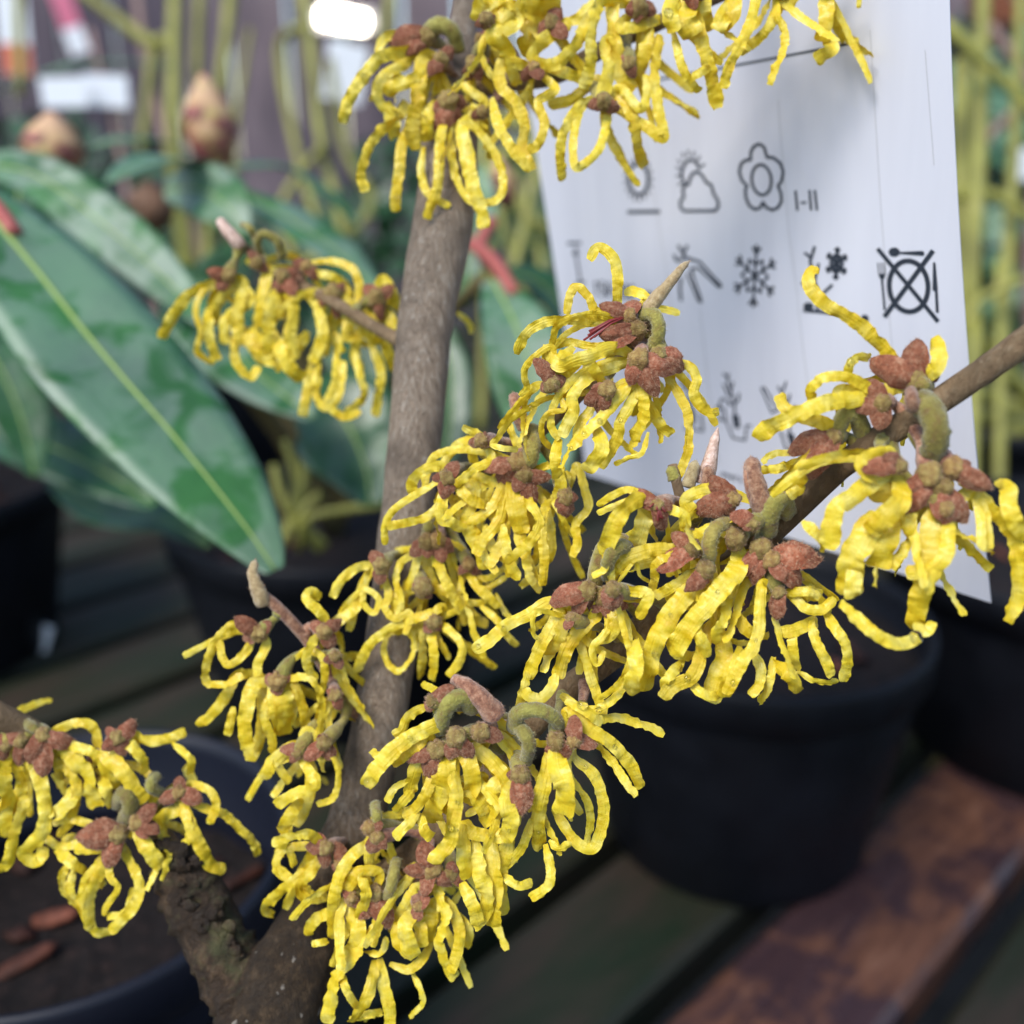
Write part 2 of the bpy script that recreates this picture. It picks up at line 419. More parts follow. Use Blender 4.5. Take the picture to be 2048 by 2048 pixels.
# ------------------------------------------------------------------ the setting
g = MB(); g.grid([[(-60, -60, 0), (60, -60, 0)], [(-60, 60, 0), (60, 60, 0)]])
tag(g.build('ground', M_GROUND), kind='structure')

# slatted bench
TABLE = 0.74
BA = math.radians(44.5)
bdir = Vector((math.sin(BA), math.cos(BA), 0)); bnor = Vector((math.cos(BA), -math.sin(BA), 0))
brot = Matrix((bdir, bnor * -1, Vector((0, 0, 1)))).transposed()
bench = thing('slatted_bench', 'wet wooden sales bench of slats with dark gaps under the pots', 'bench', (0, 0.4, 0))
BO = Vector((0, 0.4, 0))
PW, PITCHW = 0.050, 0.0613
k0 = -0.114                                  # centre line of the red-brown slat by the pots
for i in range(-16, 9):
    c = k0 + i * PITCHW
    L = 2.3
    mid = bnor * c + bdir * 0.35
    m = MB()
    h = PW / 2; t = 0.018; b_ = 0.003
    prof = [(-h, -t), (-h, -b_), (-h + b_, 0), (h - b_, 0), (h, -b_), (h, -t)]
    rows = []
    for s in range(13):
        x = -L / 2 + L * s / 12
        w = 0.0009 * math.sin(s * 1.7 + i * 2.1)
        rows.append([Vector((x, py + w, pz)) for py, pz in prof])
    idx = m.grid(rows, closed=True, flip=False)
    m.face(*idx[0]); m.face(*idx[-1][::-1])
    o = m.build('plank', M_PLANK if i in (0, 5) else M_PLANKGREEN, bench, smooth=False)
    o.matrix_local = Matrix.Translation(Vector((mid.x, mid.y, TABLE)) - BO) @ brot.to_4x4()
for s in (-0.6, 0.05, 0.75, 1.35):
    m = MB(); m.box((0, 0, 0), (0.05, 1.6, 0.06))
    o = m.build('beam', M_FRAME, bench, smooth=False)
    c = bdir * s + bnor * (k0 - 0.24)
    o.matrix_local = Matrix.Translation(Vector((c.x, c.y, TABLE - 0.018 - 0.0302)) - BO) @ brot.to_4x4()
    for e in (-0.75, 0.75):
        m = MB(); m.box((0, 0, 0), (0.05, 0.05, TABLE - 0.078))
        q = c + bnor * e
        o = m.build('leg', M_FRAME, bench, smooth=False)
        o.matrix_local = Matrix.Translation(Vector((q.x, q.y, (TABLE - 0.078) / 2)) - BO) @ brot.to_4x4()

# fence behind
fence = thing('board_fence', 'weathered grey-brown board fence closing off the sales area', 'fence', (0, 3.0, 0))
for i in range(84):
    x = -6.3 + i * 0.152
    m = MB(); m.box((0, 0, 1.05), (0.142 + 0.006 * math.sin(i * 3.1), 0.02, 2.1 + 0.03 * math.sin(i * 5.3)))
    m.build('board', M_FENCE, fence, (x, rnd.uniform(-0.006, 0.006), 0), smooth=False)
for z in (0.4, 1.7):
    m = MB(); m.box((0, 0.05, z), (12.8, 0.05, 0.09)); m.build('rail', M_FENCE, fence, smooth=False)

# ------------------------------------------------------------------ pots
def pot(name, label, c, r, h, material=M_POT, soil=True, chips=0, group=None, seed=1, low=0.014):
    t = thing(name, label, 'pot', c, group)
    m = MB()
    rb = r * 0.77
    prof = [(0.0005, 0.0), (rb * 0.96, 0.0), (rb, 0.003), (r * 0.955, h - 0.017), (r * 0.955, h - 0.016), (r, h - 0.0145), (r * 1.005, h - 0.002), (r * 0.995, h),
            (r * 0.965, h - 0.0005), (r * 0.945, h - 0.004), (r * 0.93, h - low - 0.012), (0.0005, h - low - 0.013)]
    m.lathe(prof, 56)
    m.build('pot_body', material, t)
    if soil:
        m = MB(); rg = random.Random(seed)
        rows = []
        for j in range(13):
            rr = r * 0.938 * j / 12
            rows.append([Vector((rr * math.cos(a), rr * math.sin(a), h - low + 0.0022 * noise.noise(Vector((rr * math.cos(a), rr * math.sin(a), seed)) * 160)))
                         for a in [2 * math.pi * k / 40 for k in range(40)]])
        m.grid(rows, closed=True)
        m.build('soil', M_SOIL, t)
        for k in range(chips):
            a = rg.uniform(0, 6.283); q = r * 0.86 * math.sqrt(rg.random())
            m = MB(); m.ball((0, 0, 0), 1, 8, 5, (rg.uniform(0.003, 0.009), rg.uniform(0.0018, 0.004), rg.uniform(0.001, 0.002)), 0.6, k)
            o = m.build('bark_chip', M_CHIP, t, (q * math.cos(a), q * math.sin(a), h - low + 0.0015))
            o.rotation_euler = (rg.uniform(-.4, .4), rg.uniform(-.4, .4), rg.uniform(0, 3.1))
    return t
def onbench(x, y, h=0):
    r = RIGHT * ((x - 1024) / PX) - UP * ((y - 1024) / PX) + FWD
    return CAM + r * ((TABLE + h - CAM.z) / r.z)
HP = 0.0955
potA = pot('plant_pot', 'black plastic pot standing on the gap beside the red-brown slat', Vector((0.089, 0.346, TABLE)), 0.0655, HP, chips=14, seed=3)
potB = pot('plant_pot', 'large black pot with dead-leaf litter beyond the lower corner of the card', Vector((0.252, 0.415, TABLE)), 0.087, HP, chips=10, seed=4)
potC = pot('plant_pot', 'black pot of purple-brown compost behind the hazel stem, holding the rhododendron', Vector((-0.085, 0.46, TABLE)), 0.078, HP, chips=8, seed=5)
potD = pot('plant_pot', 'slate-blue pot of bark mulch behind the stump of the hazel', Vector((-0.109, 0.208, TABLE)), 0.0535, 0.097, M_POTNAVY, chips=13, seed=6, low=0.03)
potE = pot('plant_pot', 'low black pot holding the yellow-flowering hazel', Vector((-0.042, 0.110, TABLE)), 0.048, 0.055, chips=6, seed=7, low=0.008)
potG = pot('plant_pot', 'black pot with dark red stems beside the glossy leaf tip', Vector((-0.31, 0.50, TABLE)), 0.075, HP, chips=6, seed=9)
potH = pot('plant_pot', 'black pot of yellow-green stems behind the pink rhododendron buds', Vector((-0.25, 0.84, TABLE)), 0.08, HP, chips=4, seed=10)
potI = pot('plant_pot', 'black pot of yellow-green stems behind the white card', Vector((0.33, 0.66, TABLE)), 0.085, HP, chips=4, seed=12)

# ------------------------------------------------------------------ printed plant card
def card_depth(x, y):
    X, Y = (x - 1024) / PX, (y - 1024) / PX
    u = (x - 1150) / 800.0
    return 0.745 / (4.335 * X - 1.425 * Y + 2.593) + 0.0045 * u * (1 - u)
def card_pt(x, y, lift=0.0):
    p = at(x, y, card_depth(x, y))
    return p + (CAM - p).normalized() * lift
card = thing('plant_label_card', 'white plant care card printed with dark symbols, hanging behind the yellow flowers', 'label', card_pt(1560, 1070))
CO = Vector(card.location)
def edge_l(y): return 1074 + 0.157 * (y - 312)
def edge_r(y): return 1899 + 0.028 * y + 0.000034 * y * y
m = MB(); front = []; back = []
NV, NU = 40, 24
for j in range(NV + 1):
    v = j / NV
    fr, bk = [], []
    for i in range(NU + 1):
        u = i / NU
        yl = -170 + v * (948 + 170); yr = -330 + v * (1206 + 330)
        y = yl + (yr - yl) * (u * 1.0)
        x = edge_l(y) * (1 - u) + edge_r(y) * u
        p = card_pt(x, y) - CO
        fr.append(p); bk.append(p + Vector((0.0002, 0.0003, 0)))
    front.append(fr); back.append(bk)
m.grid(front); m.grid(back, flip=True)
rim = [r[0] for r in front] + front[-1][1:] + [r[-1] for r in front[::-1]][1:] + front[0][::-1][1:-1]
rimb = [r[0] for r in back] + back[-1][1:] + [r[-1] for r in back[::-1]][1:] + back[0][::-1][1:-1]
m.grid([rim, rimb], closed=True)
m.build('card_sheet', M_CARD, card)
# hanging strip out to the twig above the picture
m = MB()
top = card_pt(1500, -225); tw = at(1480, -30, 0.1575)
pts = catmull([top + Vector((0, 0, -0.004)), top + Vector((0, -0.004, 0.012)), tw + Vector((0, 0.006, 0.012)), tw + Vector((0, -0.0005, 0.001))], 16)
m.grid([[Vector(p) - CO + Vector((-0.002, 0, 0)), Vector(p) - CO + Vector((0.002, 0, 0))] for p in pts])
m.grid([[Vector(p) - CO + Vector((0.002, 0.0003, 0)), Vector(p) - CO + Vector((-0.002, 0.0003, 0))] for p in pts])
m.build('hanging_strip', M_WHITE, card)

class Ink:
    def __init__(self, x0, y0, s, lift=0.00012): self.x0, self.y0, self.s = x0, y0, s; self.m = MB(); self.lift = lift
    def p(self, q): return card_pt(self.x0 + q[0] / self.s, self.y0 + q[1] / self.s, self.lift) - CO
    def line(self, w, *pts, closed=False):
        pts = list(pts)
        # densify
        d = []
        seq = pts + ([pts[0]] if closed else [])
        for a, b in zip(seq, seq[1:]):
            n = max(1, int(math.dist(a, b) / (12 * self.s / 4)))
            d += [(a[0] + (b[0] - a[0]) * k / n, a[1] + (b[1] - a[1]) * k / n) for k in range(n)]
        if not closed: d.append(seq[-1])
        L, R = [], []
        n = len(d)
        for i in range(n):
            a = d[(i - 1) % n] if (closed or i > 0) else d[i]
            b = d[(i + 1) % n] if (closed or i < n - 1) else d[i]
            tx, ty = b[0] - a[0], b[1] - a[1]; l = math.hypot(tx, ty) or 1
            nx, ny = -ty / l * w / 2, tx / l * w / 2
            L.append(self.p((d[i][0] + nx, d[i][1] + ny))); R.append(self.p((d[i][0] - nx, d[i][1] - ny)))
        if closed: L.append(L[0]); R.append(R[0])
        self.m.grid([L, R])
    def fill(self, *pts):
        c = (sum(p[0] for p in pts) / len(pts), sum(p[1] for p in pts) / len(pts))
        ci = self.m.add(self.p(c)); ids = [self.m.add(self.p(q)) for q in pts]
        for i in range(len(ids)): self.m.face(ci, ids[i], ids[(i + 1) % len(ids)])
    def ell(self, cx, cy, rx, ry, n=28, rot=0.0, a0=0.0, a1=6.2832):
        out = []
        for k in range(n):
            a = a0 + (a1 - a0) * k / (n if a1 - a0 > 6.28 else n - 1)
            x, y = rx * math.cos(a), ry * math.sin(a)
            out.append((cx + x * math.cos(rot) - y * math.sin(rot), cy + x * math.sin(rot) + y * math.cos(rot)))
        return out
    def done(self, name, label=None, material=None):
        return tag(self.m.build(name, material or M_INK, card, smooth=False), label)
k = Ink(1220, 260, 4.2)                                        # full sun
k.line(26, *k.ell(238, 412, 80, 128, 36, -0.06), closed=True)
for a in range(17):
    an = a * 6.2832 / 17
    c, s = math.cos(an), math.sin(an)
    k.line(15, (238 + 92 * c, 412 + 142 * s), (238 + 128 * c, 412 + 192 * s))
k.line(30, (145, 688), (420, 685)); k.done('printed_symbol', 'sun over a short line')
k = Ink(1220, 260, 4.2)                                        # sun and cloud
k.line(24, (748, 325), (722, 268), (680, 247), (632, 272), (603, 340), (602, 400), (632, 455))
for a, b in (((655, 165), (656, 222)), ((708, 178), (696, 228)), ((757, 218), (733, 260)), ((800, 285), (755, 312)), ((604, 188), (625, 238)),
             ((568, 248), (597, 278)), ((553, 312), (592, 326)), ((553, 388), (592, 380)), ((568, 458), (612, 448))):
    k.line(15, a, b)
k.line(25, (660, 455), (672, 400), (700, 358), (740, 350), (780, 390), (808, 440), (850, 462), (872, 540), (905, 590), (910, 640), (882, 678),
       (620, 680), (592, 650), (590, 600), (620, 560), (610, 500), (630, 465), closed=True)
k.done('printed_symbol', 'cloud in front of a sun')
k = Ink(1220, 260, 4.2)                                        # flower
k.line(25, (1182, 250), (1180, 190), (1205, 138), (1250, 115), (1293, 140), (1318, 228), (1370, 230), (1430, 278), (1455, 350), (1440, 430), (1410, 468),
       (1435, 530), (1440, 600), (1410, 652), (1362, 672), (1312, 650), (1285, 605), (1262, 652), (1220, 668), (1170, 635), (1140, 570), (1136, 500),
       (1152, 470), (1105, 420), (1085, 350), (1100, 282), (1140, 252), closed=True)
k.line(24, *k.ell(1272, 418, 82, 128, 36, -0.1), closed=True); k.done('printed_symbol', 'five-petalled flower outline')
k = Ink(1220, 260, 4.2)
k.line(21, (1557, 508), (1574, 678)); k.line(19, (1602, 610), (1648, 609)); k.line(21, (1675, 504), (1690, 675)); k.line(21, (1720, 504), (1738, 675))
k.done('printed_text', 'I-II')
k = Ink(0, 0, 1.0); k.line(4.2, (1285, 164), (1348, 153), (1500, 125), (1600, 106), (1699, 87)); k.done('printed_line')
k = Ink(1120, 440, 6.44)                                       # height arrow and text
k.line(36, (95, 302), (272, 298)); k.fill((202, 345), (250, 445), (155, 445)); k.line(26, (203, 445), (262, 800)); k.line(36, (205, 812), (320, 805))
k.done('printed_symbol', 'height arrow')
GL = {'1': [[(0, .25), (.5, 0), (.5, 1)]], '5': [[(1, 0), (.1, 0), (.05, .45), (.6, .4), (1, .65), (.7, 1), (0, .92)]],
      '0': [[(.5, 0), (.05, .3), (.05, .7), (.5, 1), (.95, .7), (.95, .3), (.5, 0)]], '2': [[(.05, .2), (.5, 0), (.95, .25), (.05, 1), (1, 1)]],
      '-': [[(.1, .55), (.9, .55)]], 'c': [[(1, .45), (.5, .35), (.05, .68), (.5, 1), (1, .9)]],
      'm': [[(0, 1), (0, .4)], [(0, .5), (.35, .38), (.5, .55), (.5, 1)], [(.5, .5), (.85, .38), (1, .55), (1, 1)]],
      'o': [[(.5, .35), (.05, .68), (.5, 1), (.95, .68), (.5, .35)]], 'v': [[(0, .35), (.5, 1), (1, .35)]],
      'e': [[(.05, .68), (.95, .65), (.6, .36), (.1, .55), (.15, .9), (.9, .95)]], 'r': [[(.1, .38), (.1, 1)], [(.1, .6), (.5, .36), (.95, .42)]], ' ': []}
def text(k, s, x, y, w, h, dy, lw):
    for ch in s:
        for st in GL[ch]: k.line(lw, *[(x + q[0] * w * .72, y + q[1] * h + dy * q[0] * w * .72) for q in st])
        x += w; y += dy * w
k = Ink(1120, 440, 6.44); text(k, '150-200 cm', 440, 785, 76, 185, 0.10, 24); k.done('printed_text', '150-200 cm')
k = Ink(1120, 440, 6.44)                                       # pruning shears
for ln in (((1520, 322), (1582, 430)), ((1642, 322), (1590, 430)), ((1468, 440), (1502, 530), (1590, 500))): k.line(36, *ln)
k.line(40, (1582, 420), (1590, 470), (1700, 515)); k.line(34, (1690, 505), (1800, 540), (1875, 625), (2050, 815)); k.line(30, (1692, 700), (1690, 622), (1790, 620), (1850, 682), (2040, 860))
k.line(34, (2035, 870), (2075, 850), (2045, 800))
k.line(30, (1630, 680), (1700, 842), (1785, 1040), (1822, 1065), (1802, 980), (1722, 762), (1690, 632)); k.line(36, (1562, 740), (1542, 880), (1560, 1042))
k.done('printed_symbol', 'pruning shears')
def snow(k, cx, cy, rx, ry, w, shear=0.06):
    def q(r, a): return (cx + rx * r * math.sin(a) + shear * -ry * r * math.cos(a) * -1, cy - ry * r * math.cos(a) + 0.09 * rx * r * math.sin(a))
    for i in range(6):
        a = i * math.pi / 3
        k.line(w, q(0, a), q(1, a))
        k.line(w, q(.70, a), q(.93, a - .2)); k.line(w, q(.70, a), q(.93, a + .2))
        k.line(w * .9, q(.36, a), q(.6, a + math.pi / 6)); k.line(w * .9, q(.36, a + math.pi / 3), q(.6, a + math.pi / 6))
k = Ink(1440, 440, 4.025); snow(k, 280, 450, 185, 255, 19); k.done('printed_symbol', 'snowflake')
k = Ink(1440, 440, 4.025)                                      # bare shrub in frost
for w, ln in ((24, ((785, 725), (790, 600), (750, 450), (725, 330), (762, 212))), (22, ((727, 300), (680, 262))), (22, ((762, 480), (796, 348))),
              (22, ((790, 592), (700, 478), (655, 518))), (24, ((795, 625), (850, 570), (905, 520))), (28, ((670, 726), (860, 742), (1060, 768)))): k.line(w, *ln)
k.fill(*k.ell(712, 692, 42, 29)); k.fill(*k.ell(872, 702, 45, 29)); snow(k, 938, 350, 92, 132, 27); k.fill(*k.ell(1165, 795, 32, 34))
k.done('printed_symbol', 'bare shrub with a snowflake')
k = Ink(1440, 440, 4.025)                                      # not edible
k.line(40, *k.ell(1518, 533, 156, 205, 48, -0.08), closed=True); k.line(34, (1268, 230), (1510, 520), (1755, 818)); k.line(38, (1715, 245), (1510, 525), (1322, 780))
k.fill(*k.ell(1402, 258, 46, 37)); k.fill((1445, 256), (1630, 248), (1648, 268), (1635, 288), (1445, 272))
for x in (1270, 1295, 1319): k.line(9, (x, 343), (x + 9, 442))
k.fill((1275, 432), (1328, 432), (1325, 465), (1308, 485), (1285, 470)); k.line(19, (1304, 480), (1326, 726))
k.fill((1714, 345), (1726, 336), (1735, 350), (1754, 570), (1737, 582), (1710, 562)); k.line(24, (1741, 578), (1749, 745))
k.done('printed_symbol', 'crossed-out plate with cutlery')
k = Ink(1340, 700, 6.44)                                       # shrub in a pot
k.line(28, (125, 385), (230, 530), (250, 640), (262, 790)); k.line(28, (212, 330), (200, 430), (232, 510)); k.fill((232, 785), (326, 790), (326, 958), (272, 955))
k.line(28, (395, 820), (425, 1045), (180, 1000)); k.line(28, (180, 715), (260, 722), (312, 765)); k.line(26, (180, 640), (300, 660)); k.done('printed_symbol', 'potted shrub')
k = Ink(1340, 700, 6.44)                                       # watering
for w, ln in ((30, ((740, 335), (750, 440), (790, 560), (828, 690), (832, 840))), (26, ((680, 295), (736, 355), (762, 300))), (26, ((790, 512), (816, 405))),
              (26, ((682, 435), (742, 570), (800, 602))), (30, ((835, 682), (880, 642), (886, 555))), (25, ((640, 770), (640, 682), (672, 620), (722, 640), (760, 690))),
              (40, ((742, 660), (782, 715))), (25, ((580, 740), (650, 740), (700, 762), (716, 885))), (25, ((612, 885), (708, 910))), (14, ((650, 790), (650, 885))),
              (25, ((712, 890), (810, 1132), (966, 1165), (985, 970), (1048, 978)))): k.line(w, *ln)
k.fill((795, 835), (885, 838), (906, 1006), (826, 1006)); k.done('printed_symbol', 'shrub with a watering can')
k = Ink(1340, 700, 6.44)                                       # planting
k.line(24, (1175, 490), (1215, 482), (1392, 770), (1310, 808), closed=True)
for w, ln in ((28, ((1390, 465), (1455, 590), (1500, 700), (1540, 940), (1542, 1070))), (28, ((1455, 530), (1496, 405))), (28, ((1512, 682), (1546, 568))), (30, ((1580, 790), (1605, 715))),
              (28, ((1420, 1040), (1490, 1270), (1655, 1320), (1690, 1112), (1768, 1122)))): k.line(w, *ln)
k.fill((1495, 1062), (1600, 1085), (1622, 1245), (1545, 1225)); k.done('printed_symbol', 'spade beside a shrub')
k = Ink(1340, 700, 6.44); text(k, 'overv', 660, 1535, 58, 95, 0.30, 17); k.done('printed_text', 'overv')
k = Ink(0, 0, 1.0, 0.00007)                                    # pale printed board joints
for ln in (((1556, 200), (1563, 290), (1577, 460), (1592, 570), (1606, 700), (1619, 790), (1640, 960)), ((1290, 280), (1300, 340), (1320, 460), (1345, 640)), ((1740, 60), (1762, 420), (1800, 900)),
           ((1400, 620), (1425, 840), (1440, 930)), ((1850, 100), (1868, 330))): k.line(1.5, *ln)
k.done('printed_grain_lines', None, M_GREYINK)

# ------------------------------------------------------------------ the witch hazel
# Each cluster: origin and scale of its tracing grid (photo pixels), distance of the cluster, then
# F: flowers "x y r: sepal-tip sepal-tip ..", P: petals "width: x,y x,y ..", K: stalks "width: ..", B: buds "w0 w1 kind: x,y x,y"
CL = []
def cluster(x0, y0, s, d, F='', P='', K='', B=''):
    CL.append((x0, y0, s, d, F, P, K, B))
S7, S5 = 2.76, 3.864
cluster(950, 450, S5, 0.1395, F='''1270 1040 92: 1180,1230 1400,1330 1560,1120
1245 810 78: 950,860 1010,960 1090,720
1420 1010 70: 1640,1120 1590,1010
1190 700 60: 960,620 1130,640 1250,560
1020 1280 78: 840,1370 930,1470 900,1240
590 1230 70: 500,1290 700,1190 480,1010''', P='''85: 1105,640 1102,500 1095,330 1040,220 950,175 880,270
68: 950,670 880,560 800,480 740,520 705,690
70: 1330,580 1240,515 1155,515
60: 1120,745 960,690 780,712 640,780 600,900 590,960
48: 1110,770 880,765 720,830 615,940 570,1010
80: 960,735 700,735 560,745 440,800 370,880 320,1000
62: 1000,930 860,930 740,905 640,925 550,970
100: 1080,950 900,1010 760,1050 660,1090 600,1060
52: 600,950 470,1010 390,1100 382,1180 400,1260 345,1320
92: 1110,1090 960,1140 850,1200 750,1330 762,1440 700,1560 670,1640
60: 1070,1050 900,1110 750,1200 640,1330 592,1450 590,1560 650,1660
55: 800,1300 720,1310 560,1340 420,1410 290,1500 190,1620 125,1715
48: 120,1700 210,1725 330,1735
90: 1170,1230 1080,1370 940,1520 840,1620 730,1730
85: 1225,1270 1190,1400 1120,1520 1110,1620 1050,1740 970,1880
110: 1280,1260 1300,1420 1270,1560 1225,1670
90: 1310,1330 1390,1480 1460,1570 1530,1610
72: 1480,1160 1570,1300 1640,1450 1652,1600 1640,1760 1590,1890 1540,1990
75: 1650,1090 1712,1190 1690,1300 1740,1400 1820,1450 1885,1440
45: 690,1415 580,1450 520,1520 520,1640 585,1725
115: 930,1560 980,1720 900,1850 850,1900
90: 650,1650 620,1800 640,1960
42: 1340,1600 1290,1760 1190,1800 1075,1850
100: 760,940 680,1010 620,1090 700,1150
80: 860,1040 760,1100 690,1160
90: 560,960 600,1060 640,1130 720,1170''', K='''110: 1260,720 1340,680 1400,720 1420,810 1385,920 1340,970''', B='''135 46 olive: 1330,660 1400,570 1520,430 1600,330 1655,280''')
cluster(650, 650, S7, 0.149, F='''1060 760 62: 880,810 930,880
1100 830 58: 1140,1010 1040,920 1250,840
670 850 52: 600,830 700,930 640,960 740,760
860 640 40: 800,660 900,600
1330 950 50: 1400,960 1270,1010 1330,1080''', P='''45: 960,720 840,692 700,690 600,730 560,820 545,900
50: 900,640 830,600 760,560
46: 1065,680 1020,570 1008,495
50: 920,740 830,790 760,850 715,885
52: 950,870 840,840 760,920 718,1020 762,1090
58: 990,890 930,990 860,1050 800,1100 850,1180
62: 1000,930 960,1080 870,1190 830,1270
92: 1050,900 1060,1030 1090,1150
56: 1120,960 1185,1080 1130,1200 1060,1260 990,1315
46: 1170,920 1230,1030 1252,1180 1240,1280 1170,1360 1080,1445
52: 1130,1000 1150,1150 1180,1250 1130,1360
72: 820,900 780,1100 860,1250 880,1350
62: 900,980 980,1150 1010,1280 1060,1410
46: 1240,770 1180,792 1130,775
60: 1290,790 1300,900 1255,975
45: 1340,820 1310,950 1285,1010
50: 1390,780 1430,900 1452,1010 1382,1100 1392,1200 1365,1280
30: 1260,960 1330,1100 1375,1170
58: 640,780 540,805 480,870 490,950
42: 600,880 460,960 370,1030 332,1110 332,1215
50: 650,970 560,1060 450,1090 340,1115
64: 640,1050 700,1090 770,1130
60: 720,880 800,960 900,1000 960,1060
70: 1080,1050 1080,1180 1120,1300 1160,1420
60: 880,1100 920,1220 1000,1300 1030,1390
64: 980,1000 1000,1120 960,1230 900,1330
50: 1220,1000 1200,1140 1210,1290 1200,1440
50: 1100,1250 1130,1380 1190,1470''', K='''95: 1135,580 1145,660 1130,740 1090,790''', B='''88 56 russet: 1095,570 1075,500 1050,430 1040,375''')
cluster(650, 650, S7, 0.158, F='''560 1200 55: 470,1270 560,1290
620 1190 52: 720,1240 650,1310
310 1330 50: 260,1250 300,1430
540 1450 60: 480,1420 590,1500
600 1640 48: 560,1700 650,1690 590,1570
790 1320 45: 870,1370 740,1380''', P='''50: 300,1320 180,1340 90,1410 40,1505
34: 250,1340 222,1440 210,1530 270,1590 295,1510 215,1460 130,1530 80,1600
40: 500,1260 420,1310 390,1410 420,1520 400,1610
46: 512,1290 480,1400 440,1500 430,1600
52: 560,1270 572,1360 620,1450 690,1530 690,1600
60: 620,1300 670,1420 720,1520 765,1565
40: 350,1480 330,1560 390,1620 470,1590 440,1710
52: 650,1560 560,1600 440,1640 395,1710
36: 720,1210 800,1265
36: 780,1380 890,1400 950,1370 1065,1295
36: 740,1500 870,1530 900,1430
40: 770,1570 820,1700 860,1780 872,1840
42: 860,1550 960,1640 1010,1720 1065,1772
30: 940,1480 990,1580 1055,1645
32: 860,1450 950,1420 1000,1388
54: 440,1640 270,1740 200,1850 175,1920
36: 500,1690 480,1820 400,1910 330,1830 340,1720 410,1680
52: 545,1690 540,1820 528,1950
56: 590,1710 600,1850 590,1960
46: 640,1650 740,1740 752,1830 680,1940
32: 630,1740 690,1845
60: 380,1500 420,1580 470,1660 500,1750
60: 700,1480 780,1560 830,1620 900,1650
50: 820,1420 900,1500 960,1560''', K='''60: 600,1040 570,1110 560,1180''')
cluster(1200, 900, S5, 0.1330, F='''1250 770 98: 1080,960 1190,1050
1330 850 80: 1590,1070 1720,790 1430,1010
1050 690 88: 950,640 1000,770
1170 570 60: 1040,470 1100,620
720 770 72: 560,640 440,940
810 930 82: 680,1110 780,1060
1030 380 66: 850,200 960,260 720,470 880,500
440 430 60: 230,300 580,420 440,540 480,640
1380 1100 60: 1400,1300 1330,1180
100 1080 70: 0,1190 130,1250''', P='''150: 1070,890 940,1060 820,1200 700,1340 600,1500 550,1580
150: 660,1120 540,1280 440,1450 380,1640 320,1860
105: 590,770 420,770 250,820 160,880 100,960 112,1050 230,1130 380,1130
88: 360,1110 335,1230 285,1295
68: 450,860 420,1000 395,1110
30: 260,870 310,970 380,1015
88: 660,990 520,1080 420,1130
125: 350,360 220,430 130,540 70,700 10,810
58: 240,310 100,350 -20,430
50: 280,380 120,430 -20,490
140: 350,500 310,640 260,760
40: 485,440 520,580 535,710
80: 640,500 655,620
72: 860,600 750,640 640,640
105: 880,310 720,340 665,400 720,470
92: 1260,1030 1240,1200 1230,1370 1180,1530 1100,1640 970,1890
60: 880,1150 880,1330 960,1430 1060,1490 1190,1490
110: 860,1330 800,1500 760,1650 700,1760 560,1830 480,1920
150: 940,1400 960,1600 900,1750 850,1950
110: 1090,1520 1050,1700 1000,1800 950,1910
78: 540,1560 650,1590 750,1590
50: 650,1570 605,1710
108: 1720,1110 1600,1110 1500,1132
82: 1480,1120 1600,1230 1720,1230 1810,1140
80: 1720,1210 1820,1380 1900,1500 1912,1650 1880,1790
80: 1630,1310 1660,1450 1730,1600 1795,1750
100: 1360,1400 1480,1400 1580,1360 1680,1320
80: 1490,1400 1490,1560 1515,1700
110: 1340,1650 1440,1720 1500,1800 1515,1880
50: 1520,1710 1680,1790 1840,1790
70: 1340,1600 1320,1750 1280,1870 1230,1950
125: 270,1470 270,1700 235,1890
50: 150,1250 200,1450 232,1600 180,1750 100,1850 -10,1925
90: 720,1250 740,1400 800,1500 820,1600
80: 1000,1150 960,1300 900,1400 900,1500
90: 1050,1250 1100,1350 1180,1420 1300,1450
80: 640,1640 560,1720 500,1800 520,1880
80: 1180,1560 1240,1680 1230,1800 1160,1900
70: 700,1780 760,1860 840,1900 940,1890
70: 1640,1100 1720,1180 1780,1260
60: 150,700 110,850 30,900
60: 60,820 30,920 -60,980''', K='''118: 1000,560 900,600 850,700 850,800 830,860
150: 1440,480 1400,380 1340,430 1310,520 1300,640
110: 210,780 170,740 110,780 60,880 60,990''', B='''180 110 russet: 1260,480 1230,360 1190,200 1165,50
75 40 russet: 1190,420 1140,250 1130,90''')
cluster(1348, 650, S7, 0.1235, F='''1410 830 78: 1300,1060 1250,940
1240 780 50: 1050,780 1150,710
1470 900 66: 1600,1090 1480,1080
1540 790 64: 1760,880 1640,760
1500 1020 48: 1540,1110''', P='''60: 1190,700 1070,720 1030,780 1080,840 1200,860
118: 1250,960 1150,1080 1080,1150
105: 1425,1050 1410,1200 1390,1380 1350,1530 1340,1640 1360,1680
60: 1320,1650 1390,1690 1435,1640
88: 1640,930 1780,1050 1870,1150 1902,1300 1900,1480 1840,1640
88: 1780,860 1840,900 1850,1000 1890,1100 1960,1170
80: 1510,1070 1510,1230 1440,1340 1280,1372
62: 1250,1040 1300,1150 1360,1250
100: 1080,870 970,960 900,1000 870,1100 850,1240
140: 1110,1030 1040,1180 980,1300 968,1490
140: 1190,1040 1170,1200 1120,1340
60: 1300,1190 1195,1345
88: 1000,1330 980,1510
68: 920,1525 1030,1640 1150,1730 1260,1760 1345,1725
130: 1150,860 1170,920 1120,980
60: 710,1080 790,1160 832,1240
80: 1460,1180 1420,1280 1350,1350''', K='''145: 1360,420 1430,500 1445,620 1415,740''', B='''90 60 russet: 1320,460 1312,400 1305,355''')
